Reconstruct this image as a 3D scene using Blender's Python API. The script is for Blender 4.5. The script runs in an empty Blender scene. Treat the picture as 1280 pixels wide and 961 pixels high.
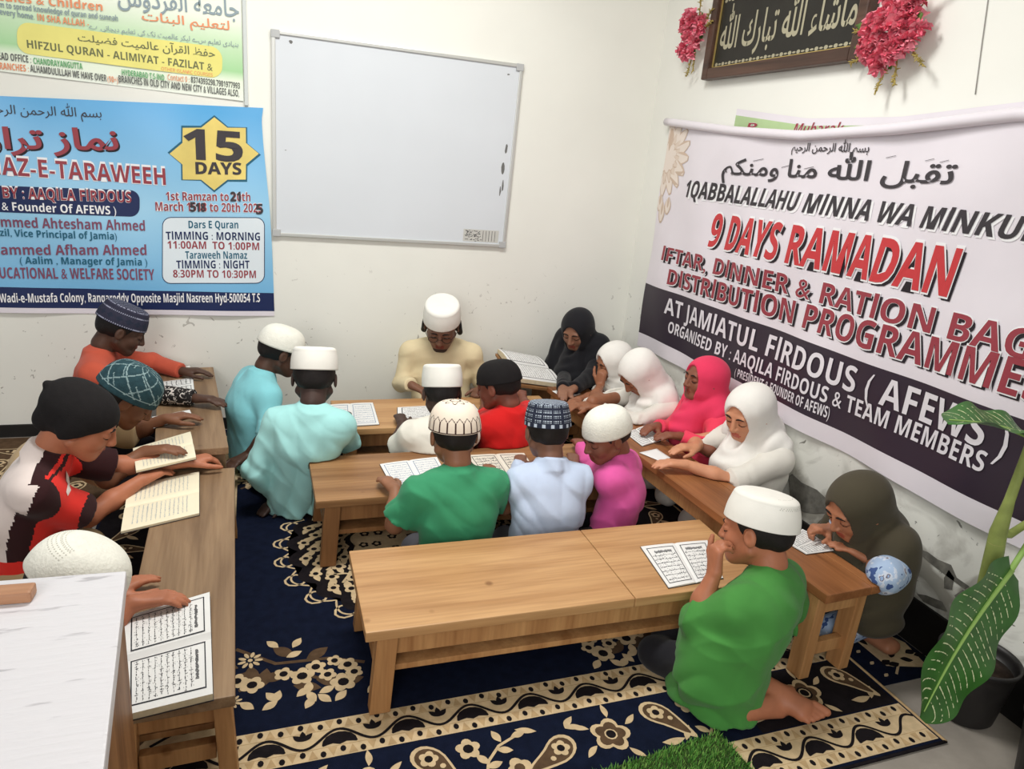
import bpy, bmesh, math, random
import numpy as np
from mathutils import Vector, Matrix
random.seed(7); rng = np.random.default_rng(7)
PI = math.pi
S = bpy.context.scene
C = S.collection

# ------------------------------------------------------------------ camera
FPX = 877.565
CAM = np.array([-2.11628, -3.71416, 1.45512])
YAW, PITCH, ROLL = -0.366233, -0.303407, -0.0930792
def _rot(a, b, c):
    cy, sy, cp, sp, cr, sr = math.cos(a), math.sin(a), math.cos(b), math.sin(b), math.cos(c), math.sin(c)
    return (np.array([[cy, -sy, 0], [sy, cy, 0], [0, 0, 1]]) @ np.array([[1, 0, 0], [0, cp, -sp], [0, sp, cp]])
            @ np.array([[cr, 0, sr], [0, 1, 0], [-sr, 0, cr]]))
CR = _rot(YAW, PITCH, ROLL)
def hit(px, py, axis, v):
    d = CR @ np.array([(px - 640) / FPX, 1, -(py - 480.5) / FPX])
    return CAM + d * ((v - CAM[axis]) / d[axis])
def HZ(px, py, z): return hit(px, py, 2, z)
cd = bpy.data.cameras.new('camera'); cam = bpy.data.objects.new('camera', cd); C.objects.link(cam)
m = np.eye(4); m[:3, 0] = CR[:, 0]; m[:3, 1] = CR[:, 2]; m[:3, 2] = -CR[:, 1]; m[:3, 3] = CAM
cam.matrix_world = Matrix(m.tolist())
cd.sensor_fit = 'HORIZONTAL'; cd.sensor_width = 36.0; cd.lens = 36.0 * FPX / 1280
cd.clip_start = 0.02
S.camera = cam

# ------------------------------------------------------------------ light and exposure
S.view_settings.view_transform = 'Standard'; S.view_settings.look = 'None'
S.view_settings.gamma = 1.0; S.view_settings.use_curve_mapping = False
S.view_settings.exposure = -0.14
w = bpy.data.worlds.new('World'); S.world = w; w.use_nodes = True
w.node_tree.nodes['Background'].inputs[0].default_value = (0.96, 0.98, 1.0, 1)
w.node_tree.nodes['Background'].inputs[1].default_value = 0.36
def area(name, loc, target, size, power, col=(1, 1, 1)):
    l = bpy.data.lights.new(name, 'AREA'); l.shape = 'RECTANGLE'; l.size, l.size_y = size; l.energy = power; l.color = col
    o = bpy.data.objects.new(name, l); C.objects.link(o); o.location = loc
    o.rotation_euler = (Vector(target) - Vector(loc)).to_track_quat('-Z', 'Y').to_euler()
    return o
area('doorway_daylight', (-3.6, -5.6, 2.3), (-1.3, -1.2, 0.5), (2.0, 2.0), 100, (1.0, 0.98, 0.95))
area('overhead_fill_light', (-1.7, -1.5, 2.93), (-1.7, -1.45, 0.0), (1.2, 0.4), 62, (1.0, 0.985, 0.955))  # unseen fill lamp, added overhead to keep the upper walls bright

# ------------------------------------------------------------------ materials
def lin(c):
    return tuple(((x / 255) / 12.92 if x / 255 <= 0.04045 else ((x / 255 + 0.055) / 1.055) ** 2.4) for x in c)
MATS = {}
def mat(name, rgb, rough=0.7, var=0.0, scale=20, spec=0.3, bump=0.0, bscale=200, metal=0.0, sheen=0.0, trans=0.0):
    """plain procedural material, rgb in 0-255 sRGB, var = noise variation of the colour, bump = surface grain"""
    if name in MATS: return MATS[name]
    m = bpy.data.materials.new(name); m.use_nodes = True; nt = m.node_tree; b = nt.nodes['Principled BSDF']
    c = lin(rgb); b.inputs['Base Color'].default_value = (*c, 1); b.inputs['Roughness'].default_value = rough
    b.inputs['Specular IOR Level'].default_value = spec; b.inputs['Metallic'].default_value = metal
    if sheen: b.inputs['Sheen Weight'].default_value = sheen
    tc = nt.nodes.new('ShaderNodeTexCoord')
    if var:
        n = nt.nodes.new('ShaderNodeTexNoise'); n.inputs['Scale'].default_value = scale; n.inputs['Detail'].default_value = 4
        nt.links.new(tc.outputs['Object'], n.inputs['Vector'])
        r = nt.nodes.new('ShaderNodeValToRGB'); r.color_ramp.elements[0].position = 0.3; r.color_ramp.elements[1].position = 0.7
        r.color_ramp.elements[0].color = (*[x * (1 - var) for x in c], 1); r.color_ramp.elements[1].color = (*[min(1, x * (1 + var * .6)) for x in c], 1)
        nt.links.new(n.outputs[0], r.inputs[0]); nt.links.new(r.outputs[0], b.inputs['Base Color'])
    if bump:
        n2 = nt.nodes.new('ShaderNodeTexNoise'); n2.inputs['Scale'].default_value = bscale; n2.inputs['Detail'].default_value = 3
        nt.links.new(tc.outputs['Object'], n2.inputs['Vector'])
        bp = nt.nodes.new('ShaderNodeBump'); bp.inputs['Strength'].default_value = bump; bp.inputs['Distance'].default_value = 0.002
        nt.links.new(n2.outputs[0], bp.inputs['Height']); nt.links.new(bp.outputs[0], b.inputs['Normal'])
    MATS[name] = m
    return m
def wood(name, light, dark, rough=0.45, along=0, knots=True):
    if name in MATS: return MATS[name]
    m = bpy.data.materials.new(name); m.use_nodes = True; nt = m.node_tree; b = nt.nodes['Principled BSDF']; L = nt.links.new
    tc = nt.nodes.new('ShaderNodeTexCoord'); mp = nt.nodes.new('ShaderNodeMapping')
    sc = [14, 14, 14]; sc[along] = 1.3; mp.inputs['Scale'].default_value = sc
    L(tc.outputs['Object'], mp.inputs['Vector'])
    n = nt.nodes.new('ShaderNodeTexNoise'); n.inputs['Scale'].default_value = 1.0; n.inputs['Detail'].default_value = 6; n.inputs['Distortion'].default_value = 0.8
    L(mp.outputs[0], n.inputs['Vector'])
    r = nt.nodes.new('ShaderNodeValToRGB'); r.color_ramp.elements[0].position = 0.28; r.color_ramp.elements[1].position = 0.66
    r.color_ramp.elements[0].color = (*lin(dark), 1); r.color_ramp.elements[1].color = (*lin(light), 1)
    L(n.outputs[0], r.inputs[0])
    mp2 = nt.nodes.new('ShaderNodeMapping'); s2 = [90, 90, 90]; s2[along] = 4; mp2.inputs['Scale'].default_value = s2
    L(tc.outputs['Object'], mp2.inputs['Vector'])
    f = nt.nodes.new('ShaderNodeTexNoise'); f.inputs['Scale'].default_value = 1; f.inputs['Detail'].default_value = 3; L(mp2.outputs[0], f.inputs['Vector'])
    mx = nt.nodes.new('ShaderNodeMix'); mx.data_type = 'RGBA'; mx.blend_type = 'MULTIPLY'; mx.inputs[0].default_value = 0.45
    fr = nt.nodes.new('ShaderNodeValToRGB'); fr.color_ramp.elements[0].position = .3; fr.color_ramp.elements[1].position = .6
    fr.color_ramp.elements[0].color = (.62, .55, .5, 1); fr.color_ramp.elements[1].color = (1, 1, 1, 1); L(f.outputs[0], fr.inputs[0])
    L(r.outputs[0], mx.inputs[6]); L(fr.outputs[0], mx.inputs[7])
    out = mx.outputs[2]
    if knots:
        v = nt.nodes.new('ShaderNodeTexVoronoi'); v.inputs['Scale'].default_value = 7; L(tc.outputs['Object'], v.inputs['Vector'])
        kr = nt.nodes.new('ShaderNodeValToRGB'); kr.color_ramp.elements[0].position = .05; kr.color_ramp.elements[1].position = .11
        kr.color_ramp.elements[0].color = (.4, .3, .22, 1); kr.color_ramp.elements[1].color = (1, 1, 1, 1); L(v.outputs['Distance'], kr.inputs[0])
        mk = nt.nodes.new('ShaderNodeMix'); mk.data_type = 'RGBA'; mk.blend_type = 'MULTIPLY'; mk.inputs[0].default_value = .7
        L(out, mk.inputs[6]); L(kr.outputs[0], mk.inputs[7]); out = mk.outputs[2]
    L(out, b.inputs['Base Color']); b.inputs['Roughness'].default_value = rough; b.inputs['Specular IOR Level'].default_value = .35
    bp = nt.nodes.new('ShaderNodeBump'); bp.inputs['Strength'].default_value = .25; bp.inputs['Distance'].default_value = .002
    L(f.outputs[0], bp.inputs['Height']); L(bp.outputs[0], b.inputs['Normal'])
    MATS[name] = m
    return m
def wall_mat(name, base, dirt, dirtlow):
    """limewashed plaster with scattered scuffs and grey worn patches"""
    m = bpy.data.materials.new(name); m.use_nodes = True; nt = m.node_tree; b = nt.nodes['Principled BSDF']; L = nt.links.new
    tc = nt.nodes.new('ShaderNodeTexCoord')
    def noise(scale, det=5, dist=0.0):
        n = nt.nodes.new('ShaderNodeTexNoise'); n.inputs['Scale'].default_value = scale; n.inputs['Detail'].default_value = det; n.inputs['Distortion'].default_value = dist
        L(tc.outputs['Object'], n.inputs['Vector']); return n.outputs[0]
    def ramp(inp, p0, c0, p1, c1):
        r = nt.nodes.new('ShaderNodeValToRGB'); r.color_ramp.elements[0].position = p0; r.color_ramp.elements[1].position = p1
        r.color_ramp.elements[0].color = c0; r.color_ramp.elements[1].color = c1; L(inp, r.inputs[0]); return r.outputs[0]
    def mix(fac, a, bb):
        x = nt.nodes.new('ShaderNodeMix'); x.data_type = 'RGBA'; L(fac, x.inputs[0]); L(a, x.inputs[6]); x.inputs[7].default_value = (*lin(bb), 1); return x.outputs[2]
    W_, K_ = (1, 1, 1, 1), (0, 0, 0, 1)
    c = ramp(noise(1.6), .3, (*lin([x * .97 for x in base]), 1), .7, (*lin(base), 1))
    # small scuffs, more of them low on the wall where backs and hands rub
    sx = nt.nodes.new('ShaderNodeSeparateXYZ'); L(tc.outputs['Object'], sx.inputs[0])
    low = ramp(sx.outputs[2], .45, W_, 1.15, K_)
    sp = ramp(noise(20, 3, 1.5), .685, K_, .715, W_)
    mm = nt.nodes.new('ShaderNodeMath'); mm.operation = 'MULTIPLY'; L(sp, mm.inputs[0]); L(low, mm.inputs[1])
    c = mix(mm.outputs[0], c, dirt)
    if dirtlow:
        lo2 = ramp(sx.outputs[2], .28, W_, .56, K_)
        pt = ramp(noise(6, 7, .8), .46, K_, .58, W_)
        m2 = nt.nodes.new('ShaderNodeMath'); m2.operation = 'MULTIPLY'; L(pt, m2.inputs[0]); L(lo2, m2.inputs[1])
        c = mix(m2.outputs[0], c, dirtlow)
    L(c, b.inputs['Base Color']); b.inputs['Roughness'].default_value = .75; b.inputs['Specular IOR Level'].default_value = .2
    bp = nt.nodes.new('ShaderNodeBump'); bp.inputs['Strength'].default_value = .25; bp.inputs['Distance'].default_value = .004
    L(noise(9), bp.inputs['Height']); L(bp.outputs[0], b.inputs['Normal'])
    return m

# ------------------------------------------------------------------ object helpers
def put(o, label=None, cat=None, group=None, kind=None):
    if label: o['label'] = label
    if cat: o['category'] = cat
    if group: o['group'] = group
    if kind: o['kind'] = kind
    return o
def obj(name, V, F, mats, parent=None, idx=None, smooth=False, loc=None):
    """one mesh object; V in world (or parent) space, moved so that its origin sits at loc"""
    V = np.asarray(V, dtype=float).reshape(-1, 3)
    if loc is not None: V = V - np.asarray(loc)
    me = bpy.data.meshes.new(name)
    if isinstance(F, np.ndarray):
        n, k = F.shape
        me.vertices.add(len(V)); me.vertices.foreach_set('co', V.astype(np.float32).ravel())
        me.loops.add(n * k); me.loops.foreach_set('vertex_index', F.astype(np.int32).ravel())
        me.polygons.add(n); me.polygons.foreach_set('loop_start', np.arange(0, n * k, k, dtype=np.int32))
        me.update(calc_edges=True)
    else:
        me.from_pydata(V.tolist(), [], [tuple(int(i) for i in f) for f in F]); me.update()
    for mm in (mats if isinstance(mats, (list, tuple)) else [mats]): me.materials.append(mm)
    if idx is not None: me.polygons.foreach_set('material_index', np.asarray(idx, dtype=np.int32))
    if smooth: me.polygons.foreach_set('use_smooth', np.ones(len(me.polygons), dtype=bool))
    me.validate()
    o = bpy.data.objects.new(name, me); C.objects.link(o)
    if loc is not None: o.location = loc
    if parent is not None: o.parent = parent
    return o
def empty(name, loc, rz=0.0):
    o = bpy.data.objects.new(name, None); C.objects.link(o); o.location = loc; o.rotation_euler = (0, 0, rz); o.empty_display_size = .1
    return o
class MB:
    """collects simple solids for one mesh"""
    def __init__(s): s.V = []; s.F = []; s.I = []; s.n = 0
    def add(s, V, F, i=0):
        V = np.asarray(V, float).reshape(-1, 3); s.V.append(V)
        for f in F: s.F.append(tuple(int(x) + s.n for x in f)); s.I.append(i)
        s.n += len(V)
    def hexa(s, P, i=0, bev=0.0):
        """8 corners: bottom 4 ccw, then top 4"""
        bm = bmesh.new(); vs = [bm.verts.new(p) for p in P]
        for f in ((3, 2, 1, 0), (4, 5, 6, 7), (0, 1, 5, 4), (1, 2, 6, 5), (2, 3, 7, 6), (3, 0, 4, 7)): bm.faces.new([vs[k] for k in f])
        bmesh.ops.recalc_face_normals(bm, faces=bm.faces)
        if bev: bmesh.ops.bevel(bm, geom=list(bm.edges), offset=bev, segments=2, profile=.6, affect='EDGES')
        bm.verts.index_update(); s.add([v.co[:] for v in bm.verts], [[v.index for v in f.verts] for f in bm.faces], i); bm.free()
    def box(s, lo, hi, i=0, bev=0.0):
        x0, y0, z0 = lo; x1, y1, z1 = hi
        s.hexa([(x0, y0, z0), (x1, y0, z0), (x1, y1, z0), (x0, y1, z0), (x0, y0, z1), (x1, y0, z1), (x1, y1, z1), (x0, y1, z1)], i, bev)
    def tube(s, pts, rad, i=0, n=8, cap=True):
        pts = [Vector(p) for p in pts]; rad = rad if isinstance(rad, (list, tuple)) else [rad] * len(pts)
        up = None; rings = []
        for k, p in enumerate(pts):
            d = (pts[min(k + 1, len(pts) - 1)] - pts[max(k - 1, 0)]).normalized()
            if up is None: up = d.orthogonal().normalized()
            a = (up - d * up.dot(d)).normalized(); b = d.cross(a); up = a
            rings.append([p + (a * math.cos(2 * PI * j / n) + b * math.sin(2 * PI * j / n)) * rad[k] for j in range(n)])
        V = [v[:] for r in rings for v in r]; F = []
        for k in range(len(pts) - 1):
            for j in range(n): F.append((k * n + j, k * n + (j + 1) % n, (k + 1) * n + (j + 1) % n, (k + 1) * n + j))
        if cap: F.append(tuple(range(n))[::-1]); F.append(tuple(range((len(pts) - 1) * n, len(pts) * n)))
        s.add(V, F, i)
    def build(s, name, mats, parent=None, smooth=False, loc=None):
        return obj(name, np.concatenate(s.V), s.F, mats, parent, s.I, smooth, loc)

# ------------------------------------------------------------------ the room
mw = wall_mat('wall_plaster_back', (236, 236, 228), (172, 169, 162), None)
mw2 = wall_mat('wall_plaster_right', (236, 236, 229), (126, 124, 118), (164, 161, 152))
mfloor = mat('concrete_floor', (150, 143, 134), .7, .25, 6, bump=.3, bscale=60)
mdark = mat('black_skirting_paint', (30, 28, 27), .6, .2, 12)
mchip = mat('bare_grey_plaster', (120, 118, 111), .9, .4, 28, bump=.5, bscale=90)
b = MB(); b.box((-4.2, -5.0, -.1), (.15, .15, 0)); put(b.build('floor', mfloor), kind='structure')
b = MB(); b.box((-4.2, 0, 0), (0, .15, 3.0)); put(b.build('wall_back', mw), kind='structure')
b = MB(); b.box((-4.2, -5.0, 3.0), (.15, .15, 3.1)); put(b.build('ceiling', mat('ceiling_white', (226, 224, 216), .8)), kind='structure')
b = MB(); b.box((0, -5.0, 0), (.15, .15, 3.0))
def chip(pts, x=-.0015):
    P = [hit(px, py, 0, x) for px, py in pts]; b.add(P, [list(range(len(P)))], 1)
chip([(985, 596), (990, 592), (1002, 603), (1021, 612), (1032, 622), (1040, 640), (1020, 642), (1004, 640), (988, 628)])
chip([(1147, 685), (1160, 690), (1172, 699), (1189, 706), (1196, 722), (1212, 733), (1206, 736), (1186, 722), (1168, 708), (1150, 693)])
chip([(1180, 722), (1186, 712), (1193, 722), (1190, 737), (1180, 735)])
chip([(1193, 744), (1203, 737), (1212, 741), (1208, 750), (1196, 750)])
chip([(1146, 742), (1158, 744), (1178, 752), (1184, 764), (1170, 760), (1154, 752)])
chip([(838, 509), (846, 512), (858, 519), (852, 528), (842, 523)])
put(b.build('wall_right', [mw2, mchip]), kind='structure')
b = MB(); b.box((-4.2, -.012, 0), (-.001, 0, .062), bev=.002); put(b.build('baseboard_back', mdark), kind='structure')
b = MB(); b.box((-.012, -2.75, 0), (0, -.013, .16), bev=.002); put(b.build('baseboard_right', mdark), kind='structure')
# ------------------------------------------------------------------ lettering
_TX = {}
PEND = {}
def printed(parent, V, F, material): PEND.setdefault(parent.name, []).append((np.asarray(V, float), F, material))
def finish_print(o):
    """joins everything printed on a banner into the banner's own mesh"""
    me = o.data; bm = bmesh.new(); bm.from_mesh(me)
    for V, F, material in PEND.pop(o.name, []):
        if material.name not in [m_.name for m_ in me.materials]: me.materials.append(material)
        k = [m_.name for m_ in me.materials].index(material.name); vs = [bm.verts.new(v) for v in V]
        for f in F:
            try: q = bm.faces.new([vs[i] for i in f]); q.material_index = k
            except ValueError: pass
    bm.to_mesh(me); bm.free()
def text2d(s, bold=0.0, res=2):
    k = (s, bold)
    if k not in _TX:
        if all(ord(ch) < 128 for ch in s):
            if bold >= .006: s = ''.join('\U0001D5F9' if ch == 'I' else chr(0x1D5D4 + ord(ch) - 65) if ch.isupper() else chr(0x1D5EE + ord(ch) - 97) if ch.islower() else chr(0x1D7EC + ord(ch) - 48) if ch.isdigit() else ch for ch in s); bold = max(0, bold - .03) * .8
            else: s = ''.join(chr(0x1D5A0 + ord(ch) - 65) if ch.isupper() and ch != 'I' else chr(0x1D5BA + ord(ch) - 97) if ch.islower() else ch for ch in s)
        c = bpy.data.curves.new('t', 'FONT'); c.body = s; c.offset = bold; c.resolution_u = res
        o = bpy.data.objects.new('t', c); C.objects.link(o); bpy.context.view_layer.update()
        me = bpy.data.meshes.new_from_object(o.evaluated_get(bpy.context.evaluated_depsgraph_get()))
        V = np.array([v.co[:2] for v in me.vertices]); F = [tuple(p.vertices) for p in me.polygons]
        bpy.data.objects.remove(o); bpy.data.curves.remove(c); bpy.data.meshes.remove(me)
        _TX[k] = (V, F)
    return _TX[k]
_AR = {}
for base, iso, n in ((0x621, 0xFE80, 1), (0x622, 0xFE81, 2), (0x623, 0xFE83, 2), (0x624, 0xFE85, 2), (0x625, 0xFE87, 2), (0x626, 0xFE89, 4), (0x627, 0xFE8D, 2), (0x628, 0xFE8F, 4), (0x629, 0xFE93, 2), (0x62A, 0xFE95, 4), (0x62B, 0xFE99, 4), (0x62C, 0xFE9D, 4), (0x62D, 0xFEA1, 4), (0x62E, 0xFEA5, 4), (0x62F, 0xFEA9, 2), (0x630, 0xFEAB, 2), (0x631, 0xFEAD, 2), (0x632, 0xFEAF, 2), (0x633, 0xFEB1, 4), (0x634, 0xFEB5, 4), (0x635, 0xFEB9, 4), (0x636, 0xFEBD, 4), (0x637, 0xFEC1, 4), (0x638, 0xFEC5, 4), (0x639, 0xFEC9, 4), (0x63A, 0xFECD, 4), (0x641, 0xFED1, 4), (0x642, 0xFED5, 4), (0x643, 0xFED9, 4), (0x644, 0xFEDD, 4), (0x645, 0xFEE1, 4), (0x646, 0xFEE5, 4), (0x647, 0xFEE9, 4), (0x648, 0xFEED, 2), (0x649, 0xFEEF, 2), (0x64A, 0xFEF1, 4), (0x6CC, 0xFBFC, 4), (0x67E, 0xFB56, 4), (0x686, 0xFB7A, 4), (0x6A9, 0xFB8E, 4), (0x6AF, 0xFB92, 4)):
    _AR[chr(base)] = (iso, n)
def arabic(s):
    """joined letter forms in left-to-right drawing order"""
    out = []
    for word in s.split(' '):
        word = word.replace('الله', '\u0001')
        w, i = [], 0
        while i < len(word):
            if word[i] == 'ل' and i + 1 < len(word) and word[i + 1] in 'اأآ': w.append('\u0002'); i += 2
            else: w.append(word[i]); i += 1
        res = []
        for i, ch in enumerate(w):
            if ch == '\u0001': res.append(chr(0xFDF2)); continue
            pj = i > 0 and w[i - 1] in _AR and _AR[w[i - 1]][1] == 4
            if ch == '\u0002': res.append(chr(0xFEFC if pj else 0xFEFB)); continue
            if ch not in _AR: res.append(ch); continue
            iso, n = _AR[ch]
            nj = i + 1 < len(w) and (w[i + 1] == '\u0002' or (w[i + 1] in _AR and _AR[w[i + 1]][1] > 1)) and n == 4
            res.append(chr(iso + (3 if pj and nj else 2 if nj else 1 if pj else 0) if n > 1 else iso))
        out.append(''.join(reversed(res)))
    return ' '.join(reversed(out))
def lettering(parent, material, items, wallhit, off, name='lettering'):
    """items: (text, left baseline px, right baseline px, cap height px left, right, boldness, slant); mapped to the banner's own plane.
    wallhit(px,py) -> (u, z) on the wall; off(u, z, layer) -> 3-D point just above the cloth."""
    for it in items:
        V, F, n = [], [], 0
        s, p0, p1, h0, h1, bold = it[:6]; slant = it[6] if len(it) > 6 else 0; layer = it[7] if len(it) > 7 else 2
        T, f = text2d(s, bold)
        if not len(T): continue
        par = list(range(len(T)))
        def root(i):
            while par[i] != i: par[i] = par[par[i]]; i = par[i]
            return i
        for g in f:
            for k in g[1:]: par[root(k)] = root(g[0])
        isl = {}; jit = [.00007 * (isl.setdefault(root(i), len(isl)) % 6) for i in range(len(T))]   # joined letters overlap a little: each glyph a hair above the last
        T = T.copy(); x0, x1 = T[:, 0].min(), T[:, 0].max(); t = (T[:, 0] - x0) / (x1 - x0)
        a, bq = np.array(wallhit(*p0)), np.array(wallhit(*p1))
        ha = wallhit(p0[0], p0[1] - h0)[1] - a[1]; hb = wallhit(p1[0], p1[1] - h1)[1] - bq[1]
        yy = T[:, 1] / .69
        L = abs(bq[0] - a[0])
        t = t + slant * yy * ha / L
        u = a[0] + (bq[0] - a[0]) * t; z = a[1] + (bq[1] - a[1]) * t + yy * (ha + (hb - ha) * t)
        V += [off(uu, zz, layer + jj / .0015) for uu, zz, jj in zip(u, z, jit)]; F += [tuple(k + n for k in g) for g in f]; n += len(T)
        printed(parent, V, F, material)

INK = mat('print_charcoal', (62, 58, 62), .6); RED = mat('print_red', (196, 62, 66), .5); MAROON = mat('print_maroon', (150, 62, 72), .5)
WHT = mat('print_white', (238, 238, 240), .5); SHD = mat('print_shadow_black', (38, 32, 38), .6); TEAL = mat('print_teal', (30, 95, 120), .5); NAVY = mat('print_navy', (26, 40, 84), .5)
def RW(px, py): q = hit(px, py, 0, 0); return q[1], q[2]
def BW(px, py): q = hit(px, py, 1, 0); return q[0], q[2]

# ---- the big programme banner on the right wall
def bulge(y, z):   # soft billows of the cloth, distance from the wall
    s = min(1, max(0, (1.75 - z) / .5))
    return .021 + .006 * math.sin(9 * y + 5 * z) + .004 * math.sin(17 * y - 6 * z + 1) * s + .004 * math.sin(4.3 * y + 11 * z)
sag = np.array([RW(*q) for q in ((841, 157), (924, 169), (1010, 176), (1122, 169), (1280, 152))])
sag = sag[np.argsort(sag[:, 0])]
YL, YR = -.226, -3.0
def topz(y): return float(np.interp(y, sag[:, 0], sag[:, 1]))
vinyl = mat('banner_vinyl_white', (226, 220, 227), .42, .03, 5, spec=.4); vband = mat('banner_vinyl_aubergine', (52, 42, 54), .38, spec=.4)
ys = np.linspace(YL, YR, 220)
rows = [(.505, 0), (.55, 0), (.591, 1), (.63, 1), (.67, 1), (.71, 1), (.75, 1), (.79, 1), (.83, 1), (.879, 0)] + [(None, k / 30) for k in range(1, 31)]
V, F, I = [], [], []
for y in ys:
    for r in rows:
        z = r[0] if r[0] is not None else .879 + (topz(y) - .879) * r[1]
        if r[0] == .505: z = .515 - .006 * (y + .23)/1.0 * -1 * 0 + .004 * math.sin(6 * y)
        V.append((-bulge(y, z), y, z))
nr = len(rows)
for i in range(len(ys) - 1):
    for j in range(nr - 1):
        F.append((i * nr + j, i * nr + j + 1, (i + 1) * nr + j + 1, (i + 1) * nr + j)); I.append(1 if 2 <= j < 9 else 0)
BR = obj('banner', V, F, [vinyl, vband], None, I, True, loc=(-.01, YL, .51))
put(BR, 'large white Ramadan programme banner with red lettering and a dark lower band', 'banner')
def inv(o, P): return [tuple(np.array(p) - np.array(o.location)) for p in P]
def offR(y, z, layer): return (-bulge(y, z) - .0015 * layer - .0005 + .01, y - YL, z - .51)
b = MB(); b.tube([tuple(np.array((-.034, y, topz(y) + .016)) - np.array(BR.location)) for y in np.linspace(YL + .012, YR, 40)], .02, n=12)
b.build('rolled_top_hem', vinyl, BR, True)
LI = []
it = [("1QABBALALLAHU MINNA WA MINKUM", (861, 246), (1312, 305), 20, 30, .04, .22)]
lettering(BR, WHT, [(s, (a[0] + 2, a[1] + 2), (c[0] + 2, c[1] + 3), h, k, .06, sl, 1) for s, a, c, h, k, bo, sl in it], RW, offR)
lettering(BR, INK, it, RW, offR)
it = [("IFTAR, DINNER & RATION BAGS", (833, 325), (1330, 461), 17, 40, .03, .0), ("DISTRIBUTION PROGRAMMES", (840, 355), (1312, 507), 19, 50, .03, 0)]
it9 = [("9 DAYS RAMADAN", (888, 307), (1190, 371), 40, 60, .04, .1)]
for lst in (it, it9):
    lettering(BR, SHD, [(s, (a[0] + 2, a[1] + 3), (c[0] + 3, c[1] + 5), h, k, bo + .01, sl, 1) for s, a, c, h, k, bo, sl in lst], RW, offR)
    lettering(BR, WHT, [(s, (a[0] - .5, a[1] + .8), (c[0] + 1, c[1] + 1), h * 1.05, k * 1.05, bo + .025, sl, 2) for s, a, c, h, k, bo, sl in lst], RW, offR)
lettering(BR, MAROON, [q + (3,) for q in it], RW, offR); lettering(BR, RED, [q + (3,) for q in it9], RW, offR)
PALE = mat('print_pale_grey', (226, 222, 228), .5)
lettering(BR, PALE, [("AT JAMIATUL FIRDOUS ( AFEWS )", (835, 391), (1262, 571), 20, 44, .03), ("ORGANISED BY : AAQILA FIRDOUS & TEAM MEMBERS", (838, 415), (1236, 590), 14, 27, .022),
    ("( PRESIDENT & FOUNDER OF AFEWS)", (923, 469), (1041, 523), 10, 15, .02)], RW, offR)
ar = arabic('تقبل الله منا ومنكم')
lettering(BR, INK, [(ar, (908, 218), (1201, 231), 19, 27, .018), (arabic('بسم الله الرحمن الرحيم'), (995, 189), (1091, 191), 9, 11, .014)], RW, offR)
lettering(BR, INK, [('\u064E', (1040 + dx, 205 + dy), (1052 + dx, 203 + dy), 8, 8, .0) for dx, dy in ((-30, 14), (70, 0), (120, 4), (140, 6), (-95, 4), (-60, 12))], RW, offR, 'vowel_mark')
# lace medallion printed at the banner's upper left corner
LACE = mat('print_lace_beige', (216, 200, 186), .5); LACE2 = mat('print_lace_brown', (200, 178, 160), .5); LACE3 = mat('print_lace_pale', (226, 214, 204), .5)
b = MB()
def petal(cy, cz, ang, l, wd, i, layer):
    P = []
    for k in range(14):
        t = k / 13 * 2; s = t if t <= 1 else 2 - t; sd = 1 if t <= 1 else -1
        x = s * l; y = sd * wd * math.sin(PI * min(1, s * .98 + .02)) ** .8
        yy = cy + x * math.cos(ang) - y * math.sin(ang); zz = cz + x * math.sin(ang) + y * math.cos(ang)
        yy = min(yy, YL - .004)
        P.append(offR(yy, min(zz, topz(yy) - .004), layer))
    b.add(P, [list(range(14))], i)
for k in range(16):
    a = 2 * PI * k / 16
    petal(YL - .03, 1.56, a, .22, .035, 1, .8); petal(YL - .03, 1.56, a, .21, .029, 2, .95); petal(YL - .03, 1.56, a, .15, .018, 1, 1.1); petal(YL - .03, 1.56, a, .14, .014, 0, 1.25)
for k in range(10):
    a = 2 * PI * k / 10 + .2
    petal(YL - .03, 1.56, a, .09, .03, 1, 1.4); petal(YL - .03, 1.56, a, .083, .025, 2, 1.5)
for (yy, zz, ln) in ((-.28, 1.33, .12), (-.33, 1.36, .1), (-.25, 1.37, .1)):
    petal(yy, zz, -PI / 2, ln, .03, 1, .8); petal(yy, zz, -PI / 2, ln * .9, .022, 2, .95); petal(yy, zz, -PI / 2, ln * .6, .01, 1, 1.1)
for k_, m_ in enumerate((LACE, LACE2, LACE3)): printed(BR, np.concatenate(b.V), [f for f, i_ in zip(b.F, b.I) if i_ == k_], m_)
finish_print(BR)
# ---- green greeting banner peeping out above it
gt = np.array([RW(*q) for q in ((922, 136), (1010, 148), (1126, 146), (1280, 127))]); gt = gt[np.argsort(gt[:, 0])]
gy0, gy1 = gt[-1, 0], -3.0
V, F, I = [], [], []
ys = np.linspace(gy0, gy1, 60)
for y in ys:
    t = float(np.interp(y, gt[:, 0], gt[:, 1])) - .02 * 0
    for d in (0, .028, .30): V.append((-.003 - .001 * math.sin(8 * y) * (d > 0), y, t - d))
for i in range(len(ys) - 1):
    for j in range(2): F.append((i * 3 + j, (i + 1) * 3 + j, (i + 1) * 3 + j + 1, i * 3 + j + 1)); I.append(j)
GB = obj('banner', V, F, [vinyl, mat('banner_vinyl_green', (176, 200, 150), .45, .12, 6)], None, I, True, loc=(-.004, gy0, 1.5))
put(GB, 'pale green greeting banner mostly hidden behind the large white banner', 'banner')
def offG(y, z, layer): return (-.0045 + .004 - .0005 * layer, y - gy0, z - 1.5)
lettering(GB, WHT, [("Mubarak", (991, 169), (1052, 168), 14, 14, .05, .3, 1), ("R", (934, 163), (947, 163), 9, 9, .06, .3, 1)], RW, offG)
lettering(GB, MAROON, [("Mubarak", (991, 169), (1052, 168), 14, 14, .01, .3, 2), ("R", (934, 163), (947, 163), 9, 9, .01, .3, 2)], RW, offG)

finish_print(GB)
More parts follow.
